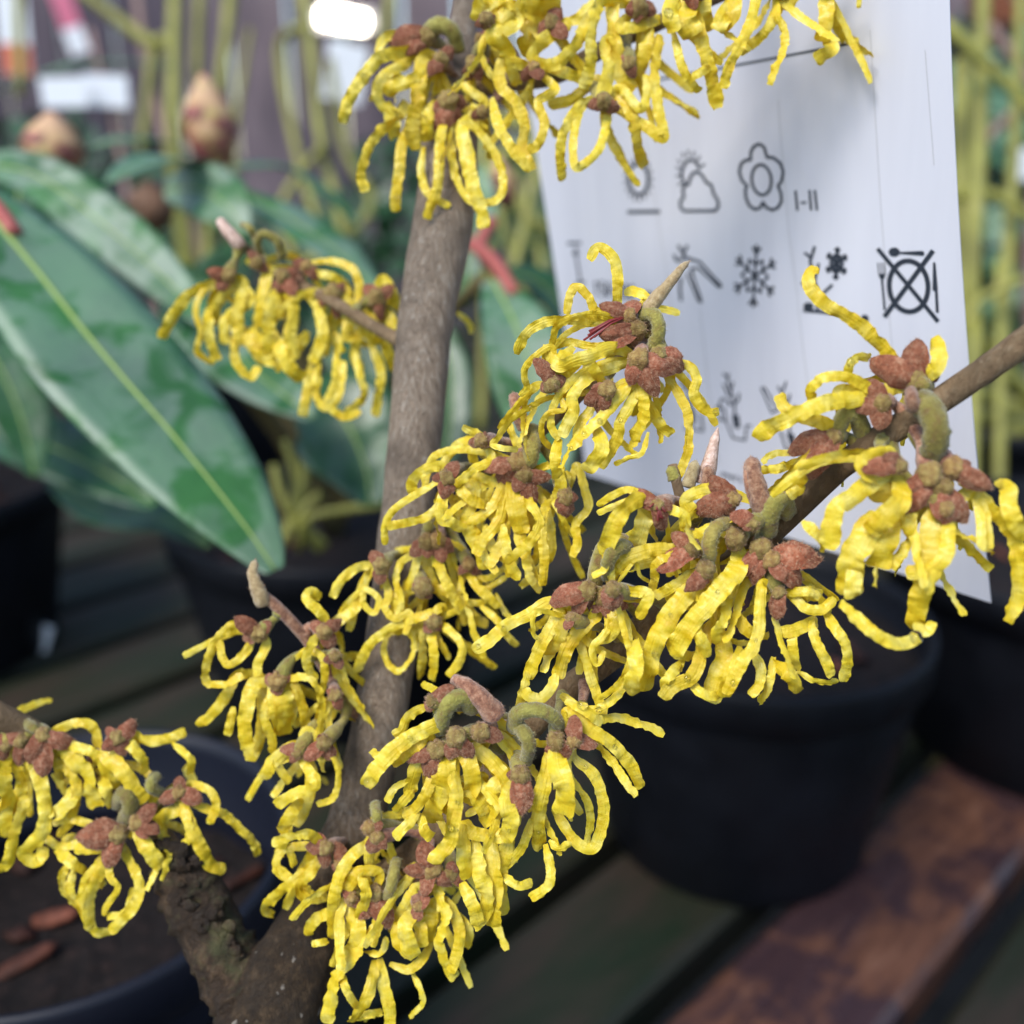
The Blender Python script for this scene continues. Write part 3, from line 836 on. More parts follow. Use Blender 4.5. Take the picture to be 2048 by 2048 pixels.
cluster(1348, 650, S7, 0.1275, F='''1335 315 72: 1110,180 1330,90 1480,220
1150 430 55: 985,480 1080,300 1120,580''', P='''76: 1250,250 1130,100 1000,-20 840,-110 753,-205 744,-272 780,-325
88: 1450,230 1460,140 1425,75
78: 1235,340 1140,372
60: 1090,360 960,290 830,290 760,350 755,420
90: 1120,400 950,410 780,450 620,520 520,570 455,630
50: 1080,380 930,350 885,405
52: 960,300 968,230 1010,180 1085,180
72: 920,560 780,530 690,500 620,460 575,385''', K='''90: 1390,350 1370,330 1345,330''')
cluster(1348, 650, S7, 0.130, F='''880 620 55: 620,660 740,860 830,740''', P='''40: 690,710 560,710 485,760
100: 780,720 680,850 590,940
52: 620,790 520,800
60: 720,890 630,945''', K='''92: 1050,620 1010,510 950,490 910,560 890,620''')
cluster(650, 650, S7, 0.1375, F='''1450 1470 60: 1230,1500 1380,1600
1540 1500 60: 1650,1590 1580,1610 1480,1590
1360 1620 35: 1340,1690''', P='''70: 1250,1530 1120,1600 1000,1660 910,1740 815,1795
70: 1320,1560 1240,1680 1180,1790 1120,1950
30: 1170,1580 1150,1690 1175,1735
80: 1340,1590 1290,1720 1215,1840
82: 1510,1570 1400,1690 1330,1800 1285,1950
50: 1640,1580 1670,1720 1692,1830 1680,1950 1550,2100 1430,2120 1300,2040
40: 1560,1670 1480,1780 1500,1870 1545,1800
60: 1430,1630 1385,1730
50: 1130,1900 1100,2000 1080,2080 1060,2130
60: 1280,1900 1250,2000 1190,2060 1130,2050 1100,2010
60: 1600,1640 1570,1720 1500,1740''', K='''105: 1650,1330 1660,1230 1600,1190 1530,1260 1500,1370 1480,1440''')
cluster(500, 1348, S7, 0.1345, F='''1140 350 62: 1110,460 1240,440
1270 320 55: 1390,360
1030 420 62: 870,490 960,580
1690 370 55: 1640,460 1760,450
1790 370 48: 1910,400 1800,240
1490 560 60: 1510,770 1420,560
1000 150 36: 980,200 1130,70''', P='''86: 1050,260 900,340 780,430 700,520 640,620
60: 990,170 880,230 840,310 790,340
70: 980,350 880,430 780,495
46: 760,480 690,440 670,420
76: 1120,440 1130,580 1142,700 1110,830 1100,930 1000,1045
76: 1250,400 1350,500 1430,620 1472,740 1420,870 1340,905
70: 1380,900 1240,880 1160,815
85: 1655,460 1620,620 1590,780 1600,970
52: 1630,940 1660,1090 1640,1170 1550,1240
62: 1790,460 1900,560 1950,720 1940,850 1890,960 1790,920 1680,740
110: 1700,500 1740,620 1730,770
42: 1760,540 1850,680 1880,800 1860,940
60: 1010,550 960,680 900,750 840,775
42: 880,580 790,640 755,710
52: 910,630 850,700 795,765
115: 1060,580 1020,720 1000,820
60: 930,760 860,840 795,905
56: 945,770 960,860 1005,905
90: 1170,600 1260,700 1310,770
42: 1190,780 1310,715
80: 1270,540 1290,660
60: 1740,150 1850,200 1945,270
68: 1750,210 1900,320 1990,380 2100,500 2160,630
80: 1180,830 1180,1000 1205,1130
90: 1240,900 1260,1080 1300,1200 1290,1330 1235,1395
100: 1330,910 1340,1100 1352,1250 1340,1395
80: 1440,860 1400,1020 1380,1150 1400,1330
50: 1555,800 1500,960 1390,1085
50: 1400,1110 1480,1170 1560,1150
70: 1170,1150 1230,1280 1262,1390
40: 1650,920 1700,960 1775,938
100: 1080,480 1080,620 1060,760
90: 1200,460 1230,600 1200,720
80: 940,480 900,580 880,660
90: 1350,620 1340,740 1280,830
90: 1420,700 1440,820 1400,930''', K='''98: 1230,190 1190,130 1110,150 1060,240 1050,320
85: 1460,300 1480,220 1580,195 1680,240 1710,300
80: 1480,290 1520,330 1540,400 1520,480''', B='''70 145 russet: 1120,25 1200,70 1290,150 1370,250''')
cluster(500, 1348, S7, 0.150, F='''1010 1080 58: 960,1220 850,1070 940,910 1120,1170
1110 1100 45: 1210,1160 1130,1030
690 1210 50: 620,1340 620,1220 760,1400
700 900 45: 660,980 760,960
560 1240 40: 520,1190 590,1290
660 850 45: 620,820 740,830
930 1280 36: 920,1360 1000,1240''', P='''76: 920,1190 850,1310 790,1430
70: 900,1280 940,1400 950,1510
65: 1040,1200 1072,1320 1060,1400 1040,1490 1100,1640 1140,1675
60: 1080,1260 1150,1390 1152,1500 1105,1650
46: 1150,1320 1210,1420 1195,1510
50: 770,1600 880,1630 960,1560 1005,1460
70: 810,1430 890,1560
72: 710,1370 620,1480 540,1590 470,1680 440,1810 428,1930
42: 500,1620 530,1740 600,1850 650,1910
70: 690,1580 670,1720 620,1840 560,1920
66: 715,1570 740,1730 770,1850 772,1950
32: 890,1640 940,1740 950,1820 880,1895
42: 550,1905 650,1880 730,1868
66: 620,1250 480,1310 370,1350 305,1440
66: 640,940 540,1030 480,1150 460,1300 460,1460
60: 665,940 660,1070
60: 710,1100 600,1090 560,1150 515,1210
42: 630,1530 720,1540 755,1450
60: 560,1310 580,1450 555,1510
36: 430,1475 340,1492
50: 750,910 795,1020
90: 860,1380 870,1480 900,1570
80: 1000,1300 990,1420 960,1500
80: 560,1100 580,1200 540,1300
60: 620,1120 640,1230 600,1340
80: 600,1420 560,1520 500,1560''', K='''62: 810,1030 790,1110 770,1200 720,1250
55: 690,720 700,790 690,850''')
cluster(0, 1348, S7, 0.1535, F='''1790 380 50: 1680,470 1830,470 1760,330
1640 440 36: 1600,490 1560,380
1800 960 46: 1680,960 1790,1060 1720,900
1880 1040 40: 1830,1090 1880,930''', P='''70: 1690,320 1700,480 1720,560 1690,700 1630,840
66: 1630,390 1520,470 1450,580
50: 1530,490 1600,600
36: 1840,450 1870,560 1840,680 1750,722
60: 1740,610 1630,660 1520,725
70: 1670,690 1600,780 1550,880
56: 1710,888 1600,900 1500,935
50: 1660,950 1550,980 1525,1080 1610,1140
42: 1590,950 1625,1060
60: 1770,1020 1650,1120 1540,1210 1465,1290 1510,1335
60: 1650,1140 1720,1230 1810,1220
52: 1530,1060 1650,1190
60: 1600,830 1560,930 1540,1010
60: 1720,1090 1650,1180 1700,1250''')
cluster(0, 650, S7, 0.1565, F='''1430 1700 50: 1290,1620 1350,1730 1500,1640
1790 1690 48: 1720,1640 1880,1620 1830,1790
1850 1830 36: 1790,1860 1880,1900''', P='''50: 1340,1640 1230,1700 1160,1820 1130,1940 1165,1985 1260,1980 1340,1930
46: 1410,1690 1360,1800 1280,1870 1230,1850 1210,1740
56: 1790,1620 1740,1560 1690,1510 1720,1475 1768,1510
42: 1600,1860 1700,1800 1780,1840 1790,1960 1760,2050
60: 1900,1610 1960,1560 1990,1500
50: 1470,1760 1420,1880 1440,1980
50: 1720,1760 1690,1860 1740,1960''', B='''100 40 olive: 1450,1540 1420,1450 1395,1370 1412,1295''')
cluster(0, 1348, S7, 0.1565, F='''1530 40 56: 1540,120 1450,20 1610,0
1850 120 40: 1800,90 1870,200''', P='''60: 1330,0 1240,130 1160,230 1090,285
46: 1290,180 1255,340
75: 1400,60 1360,200 1350,320 1382,480
70: 1455,60 1450,240 1420,380 1375,480
50: 1460,220 1500,360 1502,440
100: 1560,90 1572,220 1570,330
56: 1600,20 1670,180 1695,340
46: 1700,20 1770,130 1760,240 1735,295
60: 1500,80 1520,220 1540,340
60: 1620,60 1620,180 1590,280''')
cluster(0, 1348, S7, 0.159, F='''240 340 46: 420,400 240,560 140,500
120 370 46: 60,300 110,500 20,330
650 350 46: 580,300 760,280 700,440 570,420
990 650 42: 1120,690 1000,560 880,700
650 890 52: 620,1060 440,900 480,800
760 820 50: 880,720 890,880 830,900
30 400 36: -20,480 -30,330''', P='''50: 340,300 430,270 510,290 552,410
56: 410,400 520,440 600,560 645,630
50: 290,470 380,540 422,650 390,800 315,895
75: 180,480 230,620 250,780 220,900 130,990 200,1030 245,950
60: 30,400 80,500 120,600 90,700 -10,850
60: 110,600 130,720 80,870 50,1020 -10,1095
100: 370,430 470,550 500,640 545,730
90: 590,430 680,540 740,640 795,710
60: 720,340 830,370 940,350 1025,318
42: 950,380 1050,470 1050,550
60: 730,400 790,480 802,550
42: 290,550 350,630 395,690
46: 1050,610 1150,640 1192,720 1155,830
50: 1110,735 1230,770 1330,860 1400,930 1422,1005
80: 1000,730 920,770 870,850 905,880
46: 1030,780 1040,900 960,970 870,945
70: 1050,830 1110,960 1160,1050 1245,1080
80: 780,910 840,1000 895,1070
46: 470,820 380,800 290,822
46: 490,915 380,950 300,940 245,895
70: 540,950 410,965
66: 600,1020 520,1160 490,1280 502,1410
50: 550,1040 470,1150 460,1300 530,1420 630,1420
50: 390,1040 340,1120 370,1220 480,1325
42: 410,1060 390,1200 465,1300
36: 600,1090 650,1180 600,1260 565,1330
56: 700,1010 760,1130 762,1240 690,1340 605,1425
42: 730,1180 700,1310 590,1342
60: 310,970 420,1060 490,1095
80: 20,560 40,680 20,800
80: 440,600 380,700 300,780
70: 560,560 600,680 620,720
70: 60,640 30,760 40,900''', K='''86: 690,820 720,730 690,660 640,720
60: 860,560 830,620 900,660
60: 130,260 190,300 230,330''')
cluster(0, 0, S7, 0.184, F='''1260 1520 46: 1140,1500 1200,1600
1420 1450 42: 1380,1380 1480,1500
1560 1530 48: 1520,1640 1650,1490 1640,1640
1840 1620 56: 1740,1680 1900,1560 1860,1760
1690 1470 40: 1620,1430 1750,1540
2080 1650 60: 2020,1560 2180,1580 2100,1760''', P='''60: 1180,1560 1040,1630 960,1740 890,1870
36: 1120,1610 1080,1720 1110,1830 1090,1940 1180,2010
62: 1300,1560 1200,1680 1180,1800
66: 1470,1500 1440,1650 1430,1810
52: 1550,1610 1560,1760
62: 1340,1560 1310,1750 1330,1910
46: 1710,1450 1830,1440 1940,1480 1980,1560 1985,1670 2040,1750 2180,1755
46: 1710,1500 1850,1530 1930,1600
50: 1540,1730 1640,1640 1760,1620 1840,1690
60: 1150,1700 1150,1850 1200,1990
52: 1300,1830 1300,1990 1380,2080 1425,2020
80: 1400,1800 1450,1950 1560,2030
80: 1500,1820 1580,2000 1670,2100
56: 1720,2000 1690,2190 1670,2300
60: 1700,1830 1620,1950
52: 1760,1980 1750,2170 1800,2245 1870,2170 1890,1990
60: 1840,1830 1885,1950
46: 1860,1900 1850,2110 1810,2230 1900,2300 1990,2270
46: 1950,1920 1990,2080 2010,2190 1910,2280
52: 2040,1880 2100,2040 2090,2170 2070,2300
56: 2110,1540 2170,1630 2190,1710
72: 1900,1600 1930,1750 1910,1890
60: 1380,1650 1250,1760 1240,1900
70: 1620,1700 1600,1850 1640,1980
70: 1500,1700 1480,1850 1500,1990
60: 1980,1750 2040,1850 2100,1900
60: 1760,1700 1780,1850 1720,2000
70: 1340,1800 1400,1920 1480,2000
60: 2160,1780 2130,1900 2180,2050
60: 2000,1800 1960,1950 1990,2050
36: 2525,1725 2585,1780 2608,1840''', K='''50: 1560,1420 1530,1330 1450,1290 1420,1340 1440,1400
40: 1420,1330 1380,1260 1340,1240''', B='''85 50 pale: 1330,1360 1270,1290 1205,1210''')
cluster(650, 0, S7, 0.1685, F='''560 210 56: 350,190 450,310 500,150
640 330 46: 580,420 690,260
680 560 60: 590,640 750,690 640,760 780,560
820 360 48: 760,440 900,340 870,440
870 620 40: 900,560 800,640
860 220 36: 930,180 830,260''', P='''46: 370,190 300,260 312,330
66: 450,280 320,310 250,370 170,480 120,580 98,680
60: 450,340 350,400 290,480 310,580 400,640 450,560
80: 555,310 520,450 500,600 480,720 502,830
60: 480,440 370,480 335,525
56: 430,640 300,730 230,850 200,960 222,1060
60: 460,690 420,820 410,950 390,1060 390,1170
90: 560,640 560,780
42: 545,810 530,950 570,1070 690,1140
56: 640,750 630,900 620,1030 560,1210
46: 690,730 700,880 740,1020 820,1110 930,1110 982,1040 960,900 880,760 780,660
78: 760,690 780,850 810,1000 850,1130 880,1260
90: 400,380 380,450 330,520
80: 360,560 370,680 390,760
44: 740,470 800,500 880,560 850,600 800,580''', K='''90: 560,200 620,140 700,170 740,280
50: 830,330 850,260 880,230''')
cluster(650, 0, S7, 0.160, F='''1250 130 50: 1290,30 1160,180 1340,220
1730 40 60: 1650,60 1820,60 1720,130
1540 560 50: 1450,600 1620,620
1680 350 42: 1660,280 1700,430
890 110 46: 830,150 940,80
1150 380 40: 1080,430 1200,450''', P='''90: 940,-20 990,90
62: 860,0 830,115
100: 1050,110 940,190 1010,280 1010,360
115: 1110,110 1180,220 1070,270
60: 1490,0 1400,100 1320,135
70: 1480,40 1400,220 1320,320 1240,360 1140,335
70: 1330,140 1200,230 1125,340
66: 1530,10 1470,200 1470,340 1425,490
76: 1600,-20 1590,150 1610,280 1640,430 1710,495
60: 1630,150 1750,140 1860,95
80: 1560,230 1570,380 1540,500 1515,590
66: 990,330 970,470 1060,570 1100,700 1090,830 1145,940
64: 1030,350 1062,470
60: 920,540 960,700 1040,830 1135,940
60: 1200,360 1380,420 1460,450
52: 1270,490 1180,560 1210,680 1180,790 1120,835
60: 1500,450 1360,550 1230,582
56: 1440,560 1340,680 1300,820 1310,1000
50: 1420,590 1370,780 1390,920 1500,840 1550,700 1562,590
66: 1640,540 1710,700 1730,830 1765,920
60: 1690,650 1790,710 1870,760 1840,600 1820,400 1850,190
70: 1780,180 1740,380 1685,445
50: 1630,490 1740,600 1780,500 1772,410
110: 880,0 960,40 1060,60
110: 1100,20 1200,40 1300,20
90: 1020,60 960,120 940,200''')
cluster(1348, 0, S7, 0.1535, F='''100 -60 56: 40,0 180,-10 90,40
560 -70 50: 500,-20 640,-20
840 -80 46: 790,-30 900,-30''', P='''75: 80,-10 130,150 170,290 200,400 240,600
46: -10,160 40,350 90,450 145,505
46: 200,370 100,425
90: 310,20 235,170
56: 470,-40 420,130 360,260 300,380 275,490
56: 590,-40 550,100 480,200 360,295
50: 565,70 610,180 600,290 560,370 528,470
80: 835,-50 840,100 810,230
80: 830,190 870,262 780,335
30: 1005,-40 1022,45
130: 90,-20 60,100 110,200
120: 140,-40 150,80 170,180
80: 320,-60 330,60 270,150
60: 680,-60 640,20 620,60
80: 20,-20 -20,60 0,180''')

hazel = thing('witch_hazel', 'witch hazel shrub covered in spidery yellow flowers on a leaning grey-brown stem', 'shrub', Vector((-0.042, 0.110, TABLE + 0.047)))
HO = Vector(hazel.location)
# woody parts: name, material, roughness, [(x, y, distance, width in px)]
soil_top = HO + Vector((0, 0, -0.004))
WOOD = [
 ('trunk', M_TRUNK, .05, [(945, -220, .178, 46), (938, -60, .1775, 49), (924, 70, .177, 56), (905, 180, .176, 100), (893, 400, .174, 120), (852, 640, .172, 112), (832, 850, .170, 106),
                          (788, 1250, .166, 104), (733, 1560, .163, 108), (690, 1700, .162, 118), (620, 1860, .160, 140), (560, 1980, .158, 190), (520, 2080, .157, 175)]),
 ('old_stump', M_OLD, .22, [(345, 1700, .163, 96), (375, 1770, .162, 122), (430, 1880, .160, 124), (500, 2010, .158, 150), (530, 2090, .157, 160)]),
 ('branch', M_TWIG, .06, [(2180, 585, .1190, 50), (2048, 684, .1225, 53), (1884, 799, .1268, 54), (1710, 911, .1315, 52), (1580, 1027, .1362, 54), (1450, 1140, .1405, 54), (1310, 1237, .1440, 56),
                          (1200, 1330, .1465, 56), (1110, 1400, .149, 56), (980, 1540, .152, 58), (850, 1690, .157, 62), (730, 1790, .160, 70), (660, 1850, .161, 76)]),
 ('branch', M_TWIG, .06, [(-90, 1390, .156, 56), (0, 1432, .158, 52), (90, 1480, .161, 48), (210, 1570, .164, 48), (300, 1650, .164, 54), (360, 1760, .162, 70)]),
 ('twig', M_TWIG, .08, [(820, 690, .172, 34), (760, 660, .177, 26), (660, 600, .183, 24), (560, 550, .187, 22), (505, 505, .1865, 18), (478, 488, .1842, 15)]),
 ('twig', M_TWIG, .08, [(915, 190, .176, 44), (1000, 165, .172, 40), (1110, 150, .168, 36), (1220, 90, .165, 32), (1330, 40, .162, 30), (1480, -25, .1575, 28), (1680, -70, .1535, 24)]),
 ('twig', M_TWIG, .08, [(815, 1130, .167, 34), (920, 1010, .162, 28), (1040, 900, .154, 26), (1160, 790, .148, 24), (1260, 700, .1435, 24), (1305, 640, .1405, 22)]),
 ('twig', M_TWIG, .08, [(1430, 1155, .1410, 26), (1390, 1070, .139, 24), (1360, 990, .1405, 22), (1345, 930, .1415, 20)]),
 ('twig', M_BUDRED, .08, [(765, 1480, .165, 30), (690, 1400, .161, 27), (622, 1290, .1585, 25), (565, 1225, .157, 24), (522, 1185, .1568, 20)]),
]
AX = []
for name, mt, rg, pts in WOOD:
    c = catmull(pts, 60 if name == 'trunk' else 36)
    P3 = [at(x, y, d) for x, y, d, w in c]; R3 = [w * d / PX / 2 for x, y, d, w in c]
    if name == 'trunk':
        e = P3[-1]; n = 10
        for i in range(1, n + 1):
            t = i / n
            P3.append(vlerp(e, soil_top, t) + Vector((0, 0, 0))); R3.append(R3[60] * (1 + 0.15 * t))
        # pruning scars and nodes
    for i in range(len(R3)):
        R3[i] *= 1 + (0.16 * max(0, noise.noise(Vector((i * .45, len(AX) * 9.1, 0)))) if name != 'trunk' else 0.05 * noise.noise(Vector((i * .5, 3, 0))))
    m = MB(); m.tube([p - HO for p in P3], R3, 26 if name in ('trunk', 'old_stump') else 14, rg, seed=len(AX))
    if name == 'trunk':
        tag(m.build(name, mt, hazel), 'leaning grey-brown stem')
    else:
        m.build(name, mt, hazel)
    AX += [(P3[i], R3[i]) for i in range(0, len(P3), 1)]
# broken crust on the stump
rg2 = random.Random(5)
m = MB()
for i in range(60):
    t = rg2.random()
    c = vlerp(at(335, 1690, .1605), at(520, 2040, .1565), t * t) + Vector((rg2.uniform(-.0032, .0032), 0, 0)); c += (CAM - c).normalized() * .0022
    m.ball(c - HO, rg2.uniform(.0005, .0013), 7, 5, (1, rg2.uniform(.5, 1), rg2.uniform(.6, 1.3)), .7, i)
tag(m.build('bark_crust', M_OLD, hazel), kind='stuff')

# sepal template: base at origin, grows along +Y, outer face +Z
def sepal_mesh(seed):
    r = random.Random(seed); m = MB(); outer = []; inner = []
    nl, nw = 8, 6
    curl = r.uniform(-.25, .35); cup = r.uniform(.15, .55); skew = r.uniform(-.16, .16); pt = r.uniform(.5, .95)
    nl, nw = 12, 8
    for i in range(nl + 1):
        s = i / nl
        w = 0.33 * (math.sin(math.pi * min(1, (s * .84 + .16)) ** 1.1) ** pt) + 0.03
        ro, ri = [], []
        for j in range(nw + 1):
            u = j / nw * 2 - 1
            x = u * w * (1 + (.16 * noise.noise(Vector((s * 5, seed * 3.3, u))) if abs(u) == 1 else 0)) + skew * s * s
            z = cup * (1 - u * u) * w * .9 + .13 * math.sin(math.pi * s) - curl * s * s
            z += .035 * math.sin(u * 8 + seed) * (1 - s) + .07 * noise.noise(Vector((u * 2.2, s * 4, seed * 5.1))) + .03 * noise.noise(Vector((u * 6, s * 9, seed)))
            ro.append((x, s, z)); ri.append((x * .97, s * .985, z - .05 * (1 - u * u * .6) - .01))
        outer.append(ro); inner.append(ri)
    m.grid(outer, flip=False)
    m.slot = 1; m.grid(inner, flip=True)
    m.slot = 0
    rim = [q[0] for q in outer] + outer[-1][1:] + [q[-1] for q in outer[::-1]][1:] + outer[0][::-1][1:-1]
    rmb = [q[0] for q in inner] + inner[-1][1:] + [q[-1] for q in inner[::-1]][1:] + inner[0][::-1][1:-1]
    m.grid([rim, rmb], closed=True)
    m.slot = 2; m.fuzz(330, .10, .0055, seed, 0, nl * nw, .7)
    return m.mesh('sepal', [M_SEPAL, M_SEPAL_IN, M_HAIR])
SEPALS = [sepal_mesh(i) for i in range(6)]

def ribbon(pts3, wid, seed, view=None, twist=(0, 0), thick=0.00016, n=None):
    """a crinkled, two-sided petal strip along pts3 (list of Vectors); returns vertex/face builder"""
    r = random.Random(seed); m = MB(); n = len(pts3) - 1
    ph = r.uniform(0, 99)
    top, bot = [], []
    f = sum((pts3[i + 1] - pts3[i]).length for i in range(n)) / max(wid, .0010)
    for i, p in enumerate(pts3):
        s = i / n
        t = (pts3[min(i + 1, n)] - pts3[max(i - 1, 0)]).normalized()
        v = (CAM - p).normalized() if view is None else view
        nr = v - t * v.dot(t)
        if nr.length < 1e-3: nr = t.orthogonal()
        nr.normalize()
        a = twist[0] + twist[1] * s + .55 * noise.noise(Vector((s * 3.4, ph, 0)))
        nr = (Matrix.Rotation(a, 3, t) @ nr)
        sd_ = t.cross(nr)
        w = wid * (0.50 + 0.50 * min(1, s / .22)) * (1 - .35 * max(0, (s - .95) / .05) ** 2)
        w *= 1 + .16 * noise.noise(Vector((s * f * .45, ph, 4)))
        rt, rb = [], []
        k1_ = noise.noise(Vector((s * f * 1.5, ph, 9))) + .45 * noise.noise(Vector((s * f * 3.1, ph, 5))); k2_ = abs(noise.noise(Vector((s * f * .8, 7.7, ph))))
        bow = .16 * noise.noise(Vector((s * 2.2, ph, 17))) + .04
        for j, u in enumerate((-1, -.5, 0, .5, 1)):
            cr = wid * (.40 * abs(u) ** 1.8 * (noise.noise(Vector((s * f * 1.25 + 20 * (u > 0), ph, u))) + .5 * noise.noise(Vector((s * f * 3.2 + 9 * (u > 0), ph, u)))) + .042 * k1_ * (1 - .5 * abs(u)) + .10 * k2_ * u
                        + .06 * noise.noise(Vector((s * f * 2.6, u * 4, ph))) - bow * (u * u - .3))
            wu = w * u * .5 * (1 + (.17 * noise.noise(Vector((s * f * 1.9, ph + 31 * u, 2))) if abs(u) == 1 else 0))
            q = p + sd_ * wu + nr * cr
            th = .00004 * (1 - u * u)
            rt.append(q + nr * th); rb.append(q - nr * th)
        top.append(rt); bot.append(rb)
    m.grid(top); m.grid(bot, flip=True)
    q = [(i / n * f * wid * 1000, u * wid * 500, ph) for i in range(n + 1) for u in (-1, -.5, 0, .5, 1)]
    m.strip = q + q
    return m

FL = []; PETALS = []; nseed = 0
def parse(line):
    h, t = line.split(':')
    return [float(q) if q.replace('.', '').replace('-', '').isdigit() else q for q in h.split()], [tuple(float(a) for a in q.split(',')) for q in t.split()]
SEP = []
BUDMAT = {'olive': M_BUD, 'russet': M_BUDRED, 'pale': M_BUDPALE}
for ci, (x0, y0, sc, d0, F, P, K, B) in enumerate(CL):
    rr = random.Random(100 + ci)
    tx = lambda q: (x0 + q[0] / sc, y0 + q[1] / sc)
    mine = []
    for line in [l for l in F.split('\n') if l.strip()]:
        (fx, fy, fr), tips = parse(line)
        px, py = tx((fx, fy)); d = d0 - 0.0012 + rr.uniform(-.0008, .0008)
        c = at(px, py, d); r = fr / sc * d / PX
        m = MB(); m.ball((0, 0, 0), r * .93, 18, 12, (1, 1, 1.05), .34, len(FL))
        m.slot = 1; m.fuzz(260, .00042, .000022, ci * 50 + len(FL))
        fo = m.build('flower', [M_CUP, M_HAIR], hazel, c - HO)
        mean = Vector((0, 0, 0)); tp = []
        for q in tips:
            qx, qy = tx(q); t3 = at(qx, qy, d + rr.uniform(-.0010, .0016)); tp.append(t3); mean += (t3 - c)
        FL.append(dict(o=fo, c=c, px=px, py=py, d=d, r=r, ax=mean.normalized() if mean.length > 1e-6 else -UP, n=0, sharp=abs(d - .139)))
        mine.append(FL[-1])
        for t3 in tp:
            v = t3 - c; L = v.length
            yv = v.normalized()
            view = (CAM - c).normalized()
            zv = (view - yv * view.dot(yv)).normalized()
            zv = Matrix.Rotation(rr.uniform(-.5, .5), 3, yv) @ zv
            xv = yv.cross(zv)
            wsc = min(1.15, max(.8, .0034 / max(L, 1e-5)) * rr.uniform(.9, 1.15))
            SEP.append((L, FL[-1], Matrix(((xv.x * L * wsc, yv.x * L, zv.x * L * .9), (xv.y * L * wsc, yv.y * L, zv.y * L * .9), (xv.z * L * wsc, yv.z * L, zv.z * L * .9))).to_4x4(), rr.randrange(6)))
        # stamens in the mouth of the flower
    for pi, line in enumerate([l for l in P.split('\n') if l.strip()]):
        (w,), q = parse(line)
        q = [tx(a) for a in q]
        PETALS.append(dict(q=q, w=w / sc, d=d0, rank=pi, ci=ci, mine=mine))
    for line in [l for l in K.split('\n') if l.strip()]:
        (w,), q = parse(line)
        q = [tx(a) for a in q]
        n = len(q)
        c = catmull([(a[0], a[1], d0 + .0012 - .0028 * math.sin(math.pi * i / (n - 1)), 1) for i, a in enumerate(q)], 16)
        P3 = [at(a[0], a[1], a[2]) for a in c]
        hw = w / sc * d0 / PX / 2
        m = MB(); m.tube([p - HO for p in P3], [hw * (1.08 - .18 * i / 16) for i in range(17)], 14, .22, seed=ci)
        m.slot = 1; m.fuzz(420, .0004, .00002, ci)
        m.build('flower_stalk', [M_STALK, M_HAIRGREEN], hazel)
    for line in [l for l in B.split('\n') if l.strip()]:
        (wa, wb, kind), q = parse(line)
        q = [tx(a) for a in q]
        c = catmull([(a[0], a[1]) for a in q], 14)
        P3 = [at(a[0], a[1], d0 - .001 * math.sin(math.pi * i / 14)) for i, a in enumerate(c)]
        R3 = []
        for i in range(15):
            s = i / 14; w = wa + (wb - wa) * s
            R3.append(w / sc * d0 / PX / 2 * (.8 + .2 * min(1, s / .2)) * (1 if s < .88 else math.sqrt(max(.03, 1 - ((s - .88) / .122) ** 2))))
        m = MB(); m.tube([p - HO for p in P3], R3, 16, .16, seed=ci)
        # overlapping bud scale
        half = 7
        off = [(CAM - p).normalized() * (R3[i] * .16) for i, p in enumerate(P3)]
        m.tube([P3[i] + off[i] * (1 if i < half else 0) + RIGHT * R3[i] * .12 - HO for i in range(half + 1)], [R3[i] * (.93 - .5 * (i / half) ** 4) for i in range(half + 1)], 12, .05, seed=ci + 40)
        m.slot = 1; m.fuzz(380, .00038, .00002, ci)
        m.build('leaf_bud', [BUDMAT[kind], M_HAIR], hazel)
# pale bud with olive scales beside the small twig
for w0, w1, k, q, d in ((40, 13, M_BUDPALE, ((1410, 968), (1424, 905), (1436, 855)), .1418), (30, 22, M_BUD, ((1375, 975), (1385, 945), (1392, 920)), .141),
                        (32, 24, M_BUDRED, ((1415, 975), (1416, 950), (1416, 930)), .1405), (28, 22, M_STALK, ((1350, 960), (1345, 945), (1338, 932)), .1412)):
    c = catmull(q, 10); m = MB()
    m.tube([at(a[0], a[1], d) - HO for a in c], [(w0 + (w1 - w0) * i / 10) * d / PX / 2 * (1 if i < 9 else .7 if i == 9 else .2) for i in range(11)], 12, .14, seed=int(w0))
    m.build('leaf_bud', k, hazel)

# petals: traced ones first, then hidden ones filling each flower up to its four
petal_items = []
for k, p in enumerate(PETALS):
    r = random.Random(900 + k)
    q = p['q']; L = sum(math.dist(a, b) for a, b in zip(q, q[1:]))
    near = min(p['mine'], key=lambda f: math.hypot(f['px'] - q[0][0], f['py'] - q[0][1]))
    dist = math.hypot(near['px'] - q[0][0], near['py'] - q[0][1])
    if dist < 70: near['n'] += 1
    if 12 < dist < 75:                            # the claw of the petal reaches into its flower
        q = [(near['px'], near['py'])] + q; L += dist
    n = max(16, min(96, int(L / 3.4)))
    c = catmull(q, n)
    zb = p['d'] + .0006 + r.uniform(-.0002, .0012)
    k1 = r.uniform(-.0030, .0030); k2 = r.uniform(-.0034, -.0004) * min(1, L / 120)
    P3 = []
    for i, a in enumerate(c):
        s = i / n
        P3.append(at(a[0], a[1], zb + k1 * s * min(1, L / 150) + k2 * math.sin(math.pi * s)))
    wm = p['w'] * p['d'] / PX
    m = ribbon(P3, wm * 1.02, 3000 + k, None, (r.uniform(-.3, .3), r.uniform(-.5, .5)))
    petal_items.append((p['w'] * L, near, m, P3, p['d'], wm))
